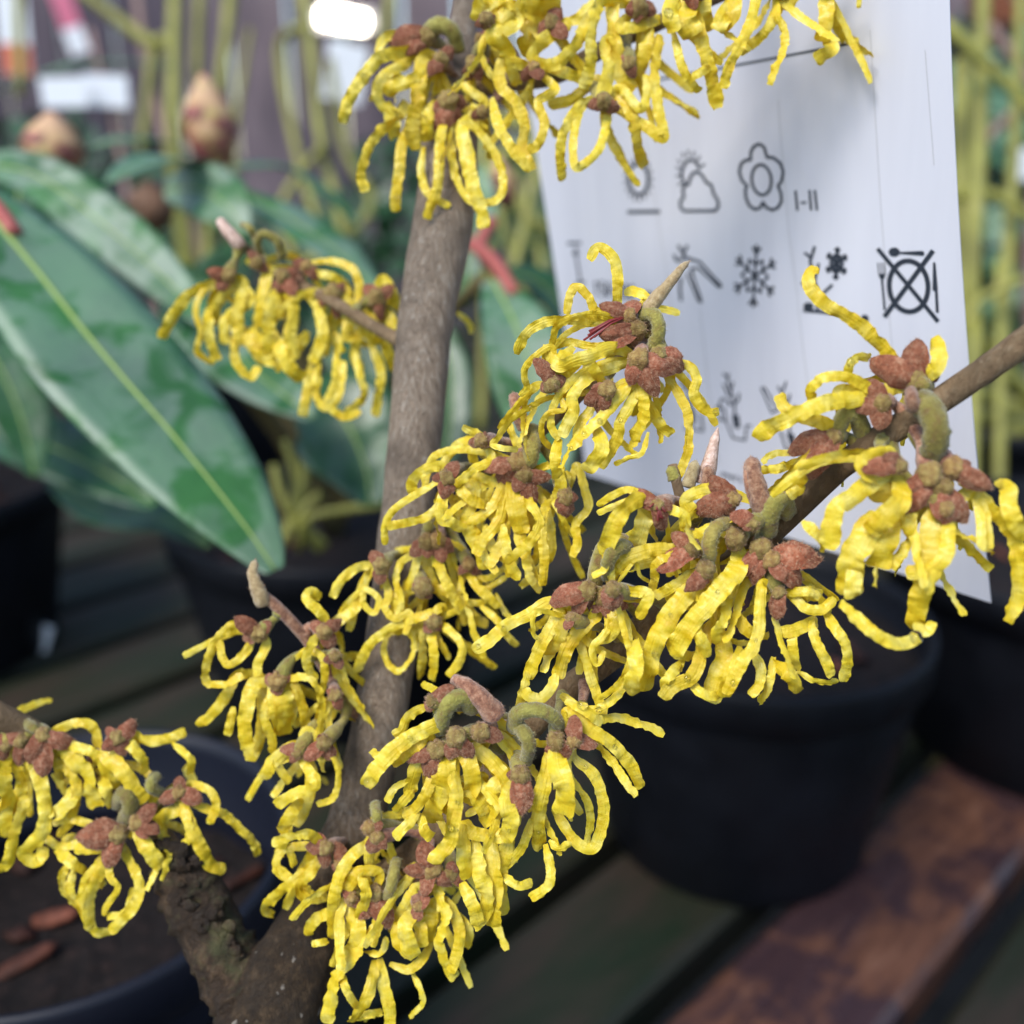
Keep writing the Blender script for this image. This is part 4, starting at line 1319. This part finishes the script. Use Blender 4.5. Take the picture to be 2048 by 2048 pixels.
for k, f in enumerate(FL):
    r = random.Random(5000 + k)
    for j in range(max(2, 5 - f['n'])):
        L = r.uniform(.011, .016)
        dirn = (f['ax'] * .9 + Vector((r.uniform(-.8, .8), r.uniform(.1, .9), r.uniform(-.5, .3)))).normalized()
        p = f['c'] + FWD * r.uniform(.001, .004); P3 = [p]
        n = 34; cx, cy, cz = r.uniform(-.11, .11), r.uniform(-.10, .10), r.uniform(-.13, -.02)
        for i in range(n):
            dirn = (dirn + Vector((cx + r.uniform(-.05, .05), cy + r.uniform(-.05, .05), cz))).normalized()
            p = p + dirn * (L / n); P3.append(p)
        wm = r.uniform(.0010, .0015)
        m = ribbon(P3, wm, 7000 + k * 9 + j, None, (r.uniform(-.6, .6), r.uniform(-1, 1)))
        petal_items.append((wm * L * .6 * PX * PX / f['d'] ** 2 / 2, f, m, P3, f['d'], wm))
petal_items.sort(key=lambda t: -t[0])
rest = MB()
for k, (a, f, m, P3, d, wm) in enumerate(petal_items):
    if k < 298:
        b = MB(); b.v = [tuple(Vector(v) - f['c']) for v in m.v]; b.f = m.f; b.m = m.m; b.strip = m.strip
        b.build('petal', M_PETAL, f['o'])
    else:
        o = len(rest.v)
        rest.v += [tuple(Vector(v) - HO) for v in m.v]; rest.f += [tuple(i + o for i in q) for q in m.f]; rest.m += m.m; rest.strip += m.strip
tag(rest.build('petals', M_PETAL, hazel), 'many small yellow petals half hidden among the larger ones', kind='stuff')
SEP.sort(key=lambda t: -t[0])
for k, (L, f, M4, v) in enumerate(SEP[:299]):
    o = link('sepal', SEPALS[v], f['o']); o.matrix_local = M4
# short stalks joining every flower to the wood behind it
for k, f in enumerate(FL):
    r = random.Random(k)
    best = min(AX, key=lambda t: (t[0] - f['c']).length)
    a = f['c']; b = best[0]
    if (a - b).length > .045: continue
    mid = (a + b) / 2 + FWD * .0015 + Vector((r.uniform(-1, 1), 0, r.uniform(0, 1.5))) * .0012
    c = catmull([tuple(a), tuple(mid), tuple(b)], 8)
    m = MB(); m.tube([Vector(q) - HO for q in c], [.0009 + .0003 * math.sin(i) for i in range(9)], 8, .15, seed=k)
    m.build('flower_stalk', M_STALK if k % 3 else M_BUDRED, hazel)
# dark red stamens showing in the open mouths
for k, (x, y, d) in enumerate(((1182, 668, .138), (1178, 672, .138), (1312, 1025, .1315), (1330, 1035, .1315))):
    r = random.Random(k); m = MB()
    for j in range(4):
        a = min(FL, key=lambda f: (f['c'] - at(x, y, d)).length)['c']; e = at(x + r.uniform(-14, 10), y + r.uniform(-12, 12), d - .0005)
        m.tube([q - HO for q in (a, vlerp(a, e, .5) + Vector((0, 0, .0004)), e)], [.00015, .00012, .00017], 6)
    m.build('stamens', M_SEPAL_IN, hazel)

# ------------------------------------------------------------------ water drops on the petals
rw = random.Random(77)
drops = [(740, 1566, 12), (1036, 1649, 10), (895, 1656, 8), (1830, 1273, 14), (1696, 722, 8), (806, 397, 8), (733, 160, 9), (1327, 25, 10), (1061, 815, 5), (326, 1714, 9), (1170, 1397, 11),
         (1168, 866, 6), (1146, 900, 6), (1204, 846, 6), (1240, 838, 5), (1370, 1350, 7), (1430, 822, 6), (1470, 1368, 6), (1322, 1312, 7), (980, 1672, 6), (1010, 1260, 6), (955, 1290, 5), (1790, 1340, 6)]
for it in [t for t in petal_items[:150] if abs(t[4] - .138) < .006][:12]:
    i = rw.randrange(3, len(it[3]) - 1); p = it[3][i]
    v = p - CAM; dd = v.dot(FWD)
    drops.append((1024 + v.dot(RIGHT) / dd * PX, 1024 - v.dot(UP) / dd * PX, rw.uniform(4, 8)))
allpts = []
for t in petal_items:
    for p in t[3]:
        v = p - CAM; dd = v.dot(FWD); allpts.append((1024 + v.dot(RIGHT) / dd * PX, 1024 - v.dot(UP) / dd * PX, dd, t[5]))
m = MB(); m.ball((0, 0, 0), 1, 16, 10); DROP = m.mesh('water_drop', M_DROP)
for x, y, r in drops:
    b = min((q for q in allpts if math.hypot(q[0] - x, q[1] - y) < 30), key=lambda q: math.hypot(q[0] - x, q[1] - y) + (q[2] - .12) * 900, default=None)
    if b is None: continue
    rr = r * b[2] / PX
    o = link('water_drop', DROP, None, at((x + 2 * b[0]) / 3, (y + 2 * b[1]) / 3, b[2] - rr * .2))
    o.scale = (rr, rr, rr * rw.uniform(.85, 1.15))
    tag(o, 'small clear water drop clinging to a yellow petal', 'water drop', 'water drops on the petals')

# ------------------------------------------------------------------ rhododendron
def leaf(parent, o0, pts, wpx, upness, material, rib=True, fold=.22, side=0.0, shift=1.0):
    c = catmull(pts, 26)
    P3 = [at(a[0], a[1], a[2]) for a in c]
    dm = sum(a[2] for a in c) / len(c); W = wpx * dm / PX / 2
    top, bot = [], []
    for i, p in enumerate(P3):
        s = i / 26
        t = (P3[min(i + 1, 26)] - P3[max(i - 1, 0)]).normalized()
        nv = (Vector((side, 0, 1)) * upness + (CAM - p).normalized() * (1 - upness))
        nv = (nv - t * nv.dot(t)).normalized(); sv = t.cross(nv)
        w = W * max(.02, math.sin(math.pi * min(1, (s * .93 + .05)) ** shift) ** .72)
        rt, rb = [], []
        for j in range(9):
            u = j / 4 - 1
            z = fold * abs(u) ** 1.3 * w - .4 * fold * u ** 4 * w + .03 * W * noise.noise(Vector((s * 7, u * 2, wpx)))
            z += .05 * W * math.sin(s * 42) * abs(u) * (1 - abs(u))
            q = p + sv * u * w + nv * z - o0
            rt.append(q); rb.append(q - nv * .0004)
        top.append(rt); bot.append(rb)
    m = MB(); rows = [a + b[::-1] for a, b in zip(top, bot)]
    idx = m.grid(rows, closed=True); m.face(*idx[0]); m.face(*idx[-1][::-1])
    lo = m.build('leaf', material, parent)
    if rib:
        m = MB()
        m.tube([top[i][4] + Vector((0, -.00004, .00010)) for i in range(27)], [max(.00025, W * .045 * (1 - .7 * i / 26)) for i in range(27)], 8)
        m.build('midrib', M_RIB, lo)
    return lo, P3
def rbud(parent, o0, x, y, d, w, h, material, lean=(0, 0)):
    c = at(x, y + h / 2, d); R = w * d / PX / 2; H = h * d / PX
    m = MB()
    prof = [(.25, 0), (.62, .08), (.92, .24), (1.0, .38), (.92, .55), (.70, .72), (.42, .86), (.16, .97), (.02, 1.0)]
    m.lathe([(R * a, H * b) for a, b in prof], 20)
    b = m.build('flower_bud', material, parent, c - o0)
    b.rotation_euler = (lean[0], lean[1], 0)
    for k in range(9):
        a = k * 2.4; z0 = .05 + .07 * k
        mm = MB(); rows = []
        for i in range(6):
            s = i / 5; zz = z0 + .32 * s
            rad = [1.0 * math.sin(math.pi * min(.99, max(.12, q)) ** .8) ** .75 for q in (zz,)][0]
            hw = .55 * math.sin(math.pi * (.25 + .75 * s)) + .02
            rows.append([Vector((R * (rad + .07) * math.cos(a + hw * u), R * (rad + .07) * math.sin(a + hw * u), H * zz)) for u in (-1, -.5, 0, .5, 1)])
        mm.grid(rows)
        mm.build('bud_scale', material, b)
    return b
PC = Vector((-0.085, 0.46, TABLE + HP - .014))
rho = thing('rhododendron', 'rhododendron with long glossy green leaves and plump salmon buds', 'plant', PC)
stems = [((-70, 430, .27), 0.004), ((110, 340, .40), .004), ((430, 330, .40), .004), ((300, 480, .36), .0035), ((960, 560, .33), .003), ((700, 860, .36), .003)]
for (x, y, d), r in stems:
    e = at(x, y, d); c = catmull([(0, 0, 0), tuple((e - PC) * .4 + Vector((0, .02, .02))), tuple(e - PC)], 14)
    m = MB(); m.tube(c, [r * (1.2 - .5 * i / 14) for i in range(15)], 8, .1); m.build('stem', M_RSTEM, rho)
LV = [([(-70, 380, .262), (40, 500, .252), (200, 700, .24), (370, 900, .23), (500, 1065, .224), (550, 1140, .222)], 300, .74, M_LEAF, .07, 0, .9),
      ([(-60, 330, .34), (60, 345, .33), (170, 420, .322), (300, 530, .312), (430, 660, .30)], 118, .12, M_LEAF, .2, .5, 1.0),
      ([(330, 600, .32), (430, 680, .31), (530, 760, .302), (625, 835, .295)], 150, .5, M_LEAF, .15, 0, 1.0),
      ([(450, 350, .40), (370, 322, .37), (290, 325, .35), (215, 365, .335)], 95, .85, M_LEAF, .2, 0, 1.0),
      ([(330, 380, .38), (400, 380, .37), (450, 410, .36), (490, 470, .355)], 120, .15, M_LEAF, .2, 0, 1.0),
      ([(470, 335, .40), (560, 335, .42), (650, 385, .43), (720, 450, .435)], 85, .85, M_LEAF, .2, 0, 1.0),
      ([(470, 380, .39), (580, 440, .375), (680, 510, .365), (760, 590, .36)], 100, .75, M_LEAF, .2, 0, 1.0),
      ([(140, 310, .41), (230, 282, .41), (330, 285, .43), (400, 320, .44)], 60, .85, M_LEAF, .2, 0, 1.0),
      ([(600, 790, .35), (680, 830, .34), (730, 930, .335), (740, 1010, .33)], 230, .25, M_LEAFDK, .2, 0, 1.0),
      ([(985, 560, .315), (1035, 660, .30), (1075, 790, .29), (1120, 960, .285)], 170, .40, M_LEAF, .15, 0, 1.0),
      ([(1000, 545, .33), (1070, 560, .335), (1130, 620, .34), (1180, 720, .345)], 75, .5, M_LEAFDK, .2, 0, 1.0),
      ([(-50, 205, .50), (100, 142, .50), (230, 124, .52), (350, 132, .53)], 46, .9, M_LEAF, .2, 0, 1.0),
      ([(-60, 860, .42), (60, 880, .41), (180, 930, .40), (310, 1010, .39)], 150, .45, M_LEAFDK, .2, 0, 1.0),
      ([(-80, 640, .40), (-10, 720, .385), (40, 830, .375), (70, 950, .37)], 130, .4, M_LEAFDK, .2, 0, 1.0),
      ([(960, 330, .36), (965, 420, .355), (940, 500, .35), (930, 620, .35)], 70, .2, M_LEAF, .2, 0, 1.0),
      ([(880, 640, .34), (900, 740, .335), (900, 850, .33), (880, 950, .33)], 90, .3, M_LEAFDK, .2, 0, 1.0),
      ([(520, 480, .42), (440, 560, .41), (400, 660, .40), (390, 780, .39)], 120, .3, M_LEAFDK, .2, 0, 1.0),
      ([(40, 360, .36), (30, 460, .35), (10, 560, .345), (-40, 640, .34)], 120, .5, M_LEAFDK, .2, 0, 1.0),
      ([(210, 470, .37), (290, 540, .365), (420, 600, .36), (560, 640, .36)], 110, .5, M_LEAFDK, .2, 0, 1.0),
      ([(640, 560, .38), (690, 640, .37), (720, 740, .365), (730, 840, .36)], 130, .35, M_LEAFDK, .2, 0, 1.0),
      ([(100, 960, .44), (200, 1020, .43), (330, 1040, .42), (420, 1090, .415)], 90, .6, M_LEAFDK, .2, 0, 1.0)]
for pts, w, up_, mt, fold, side, sh in LV:
    leaf(rho, PC, pts, w, up_, mt, True, fold, side, sh)
for q in (((-80, 400, .266), (-20, 405, .262), (30, 470, .255)), ((930, 480, .335), (985, 520, .32), (1030, 590, .31)), ((985, 440, .345), (960, 500, .34), (1010, 560, .33))):
    c = catmull(q, 8); m = MB(); m.tube([at(*a) - PC for a in c], [.0022] * 9, 8); m.build('petiole', M_PETIOLE, rho)
rbud(rho, PC, 110, 292, .40, 112, 122, M_RBUD, (0, .08))
rbud(rho, PC, 432, 250, .41, 98, 178, M_RBUD, (0, -.05))
rbud(rho, PC, 306, 412, .43, 86, 104, M_RBUDBR)
rbud(rho, PC, 1015, 365, .37, 48, 100, M_RBUD, (0, -.2))

# ------------------------------------------------------------------ stems in the rows behind
def canes(name, label, base, lines, material, seed, twigs=0):
    t = thing(name, label, 'shrub', base)
    r = random.Random(seed)
    nodes = []
    for k, (pts, w) in enumerate(lines):
        P3 = [at(*q) for q in pts]
        d = pts[0][2]; rad = w * d / PX / 2
        if w in (25, 22, 18, 16):                 # side shoots leave the nearest upright stem
            st = min(nodes, key=lambda q: (q - P3[0]).length)
            full = [tuple(st)] + [tuple(p) for p in P3]
        else:
            a = base + Vector((r.uniform(-.03, .03), r.uniform(-.03, .03), 0))
            full = [tuple(a), tuple(vlerp(a, P3[-1], .55) + Vector((r.uniform(-.01, .01), 0, 0)))] + [tuple(p) for p in P3[::-1]]
        c = catmull(full, 26)
        nodes += [Vector(q) for q in c[8:]]
        m = MB(); m.tube([Vector(q) - base for q in c], [rad * (1.2 - .4 * i / 26) for i in range(27)], 8, .06, seed=k)
        m.build('stem', material[k % len(material)] if isinstance(material, list) else material, t)
    return t
bH = Vector((-0.25, 0.84, TABLE + HP - .012))
canes('dogwood', 'leafless dogwood of upright yellow-green stems behind the salmon buds', bH,
      [([(350, -60, .82), (348, 300, .82)], 31), ([(310, 100, .84), (282, 300, .84)], 22), ([(402, -60, .86), (396, 170, .86)], 24), ([(462, -60, .85), (432, 240, .85)], 25), ([(62, -60, .84), (40, 190, .84)], 22),
       ([(268, -60, .9), (300, 160, .88)], 20), ([(590, -60, .84), (640, 260, .82), (690, 480, .80)], 22), ([(560, 100, .86), (600, 330, .84), (650, 480, .82)], 18), ([(770, -60, .86), (768, 90, .85)], 22),
       ([(660, 120, .9), (690, 300, .88), (740, 420, .87)], 20), ([(500, 60, .95), (470, 260, .93)], 14), ([(180, 60, .95), (240, 300, .93)], 14), ([(640, 300, .8), (560, 420, .79), (600, 540, .78)], 16)], [M_YSTEM, M_YSTEM, M_YSTEM, M_YSTEM, M_YSTEM, M_BRSTEM], 21)
bI = Vector((0.33, 0.66, TABLE + HP - .012))
canes('dogwood', 'leafless dogwood of crossing yellow-green stems beyond the edge of the card', bI,
      [([(1968, -60, .62), (1958, 300, .62), (1945, 620, .62)], 36), ([(1890, 50, .60), (1975, 130, .60), (2075, 225, .60)], 25), ([(2045, -60, .64), (2030, 260, .64), (2010, 700, .63)], 26),
       ([(1900, 385, .62), (1990, 390, .62), (2080, 450, .62)], 22), ([(1925, 120, .66), (1920, 500, .66), (1915, 900, .65)], 40), ([(2000, 520, .62), (2000, 800, .61), (1990, 1080, .60)], 26),
       ([(1950, 640, .6), (1945, 900, .59), (1940, 1120, .58)], 30), ([(1978, 50, .68), (2030, 120, .68), (2090, 240, .68)], 24), ([(2060, 200, .7), (1990, 260, .7), (1940, 330, .7)], 22),
       ([(1080, 300, .7), (1040, 500, .69), (1010, 760, .68)], 24), ([(990, 330, .72), (975, 560, .71), (960, 860, .70)], 22), ([(1060, 380, .74), (1090, 560, .73), (1120, 760, .72)], 20),
       ([(1130, -40, .74), (1100, 200, .73), (1040, 420, .72)], 24), ([(960, 250, .76), (1000, 420, .75), (1050, 600, .74)], 22), ([(2040, 560, .6), (1960, 600, .6), (1930, 650, .6)], 18)],
      [M_YSTEM, M_YSTEM, M_YSTEM, M_YSTEM, M_YSTEM, M_YSTEM, M_YSTEM, M_BRSTEM, M_BRSTEM], 22)
bG = Vector((-0.31, 0.50, TABLE + HP - .012))
t = thing('red_stemmed_shrub', 'shrub of dark red stems in the shade behind the glossy leaf', 'shrub', bG)
rg3 = random.Random(23)
for k in range(11):
    a = 6.283 * k / 11 + rg3.uniform(-.3, .3); q = Vector((math.cos(a), math.sin(a), 0)); L = rg3.uniform(.07, .13)
    c = catmull([tuple(q * .008), tuple(q * (.03 + .3 * L) + Vector((0, 0, L * .6))), tuple(q * (.04 + .7 * L) + Vector((0, 0, L)))], 12)
    m = MB(); m.tube(c, [.0032 * (1.1 - .5 * i / 12) for i in range(13)], 8, .1, seed=k); m.build('stem', M_REDSTEM, t)
bX = Vector((-0.085, 0.46, TABLE + HP - .014))
t = thing('yellow_twigs', 'thin yellow twigs rising from the purple-brown compost behind the hazel stem', 'twigs', bX + Vector((.02, -.02, 0)))
for q, w in ((((640, 1100, .42), (570, 1010, .41), (548, 930, .41)), 18), (((650, 1090, .42), (600, 1040, .41), (640, 985, .41)), 18), (((560, 1095, .42), (600, 1000, .42), (610, 900, .42)), 20),
             (((600, 1100, .42), (620, 1035, .4), (770, 1008, .4)), 16), (((570, 1080, .42), (590, 960, .42), (570, 880, .42)), 14)):
    c = catmull(q, 10); m = MB(); m.tube([at(*a) - Vector(t.location) for a in c], [w * .42 / PX / 2] * 11, 8, .1); m.build('twig', M_YSTEM, t)

# small printed tags further back
def tagcard(label, x, y, d, w, h, mt, tilt=0.0, band=None):
    c = at(x, y, d); t = thing('plant_tag', label, 'label', c)
    W, H = w * d / PX, h * d / PX
    rot = Matrix.Rotation(tilt, 3, 'Y')
    m = MB(); m.box((0, 0, 0), (W, .0008, H), rot); m.build('tag_sheet', mt, t, smooth=False)
    if band:
        m = MB(); m.box(rot @ Vector((0, -.0006, -H * .3)), (W * .96, .0008, H * .38), rot); m.build('printed_band', band, t, smooth=False)
    m = MB(); e = Vector((c.x, c.y + .002, TABLE + .02)) - c
    m.tube([rot @ Vector((0, .0012, -H * .3)), e * .5, e], [.0016] * 3, 8); m.build('stake', M_FRAME, t)
tagcard('white and red plant tag on a stake behind the dogwood stems', 28, 70, .95, 62, 150, M_WHITE, .05, M_ORANGE)
tagcard('tilted pink and white plant tag on a stake', 138, 40, 1.0, 42, 130, M_PINK, -.25, M_WHITE)
tagcard('wide pale blue-white plant tag under the arching leaf', 128, 184, .75, 92, 56, M_WHITE, -.02)
tagcard('pale blue-white plant tag leaning against its wide neighbour', 212, 182, .76, 88, 60, M_WHITE, .04)
tagcard('white plant tag behind the highest hanging petals', 690, 145, 1.0, 80, 110, M_WHITE, .2)
tagcard('bright white plant tag between the stems beyond the card edge', 2046, 328, .8, 54, 60, M_WHITE, .05)
tagcard('small pinkish plant tag in the shade under the glossy leaf', 34, 800, .58, 30, 64, M_BUDPALE, .1)
tagcard('small bluish plant tag low among the dark red stems', 60, 1190, .56, 34, 56, M_WHITE, -.1)
tagcard('second small bluish plant tag below the dark red stems', 80, 1275, .55, 40, 62, M_WHITE, .4)

# terracotta pot and planting rows on the ground behind the bench
tp = pot('terracotta_pot', 'terracotta pot standing beyond the dogwood stems', Vector((0.87, 1.88, 1.16)), .13, .20, M_TERRA, False)
m = MB(); m.box((0.93, 1.90, .58), (.62, .5, 1.1598))
tag(m.build('display_block', M_FRAME, smooth=False), 'dark display block under the terracotta pot', 'block')

# leafy evergreens in a mass between bench and fence
def evergreen(label, c, rx, rz, n, seed, mt):
    t = thing('evergreen_bush', label, 'bush', (c.x, c.y, 0))
    r = random.Random(seed); m = MB()
    for k in range(n):
        d = Vector((r.gauss(0, 1), r.gauss(0, 1), r.gauss(0, 1))).normalized() * r.uniform(.45, 1) ** .6
        p = Vector((d.x * rx, d.y * rx, c.z + d.z * rz))
        a = Vector((r.gauss(0, 1), r.gauss(0, 1), r.gauss(0, .7))).normalized(); b = a.orthogonal().normalized()
        L = r.uniform(.03, .06); w = L * .32
        i = [m.add(q) for q in (p, p + a * L * .5 + b * w, p + a * L, p + a * L * .5 - b * w)]
        m.face(*i)
    tag(m.build('crown', mt, t, smooth=False), kind='stuff')
    m = MB(); m.tube([(0, 0, 0), (0.01, 0, c.z * .5), (0, 0, c.z + rz * .5)], [.02, .017, .008], 8); m.build('trunk', M_RSTEM, t)
evergreen('dark evergreen bush behind the bench, below the fence boards', Vector((-.75, 1.75, .62)), .42, .42, 2600, 1, M_LEAFDK)
evergreen('dark evergreen bush behind the hazel stem', Vector((-.05, 1.95, .60)), .45, .44, 2600, 2, M_LEAFDK)
evergreen('glossier evergreen bush beyond the card edge', Vector((.66, 1.35, .72)), .36, .42, 3000, 3, M_LEAF)

# lamp on the fence
lp = at(688, 40, 2.66)
t = thing('tube_lamp', 'bright warm tube lamp fixed to the fence', 'lamp', lp)
m = MB(); m.tube([(-.058, -.02, .008), (0, -.02, 0), (.058, -.02, -.010)], [.020, .022, .020], 14); m.build('tube', M_LAMP, t)
m = MB(); m.box((0, .017, 0), (.16, .02, .05)); m.build('housing', M_STEEL, t, smooth=False)
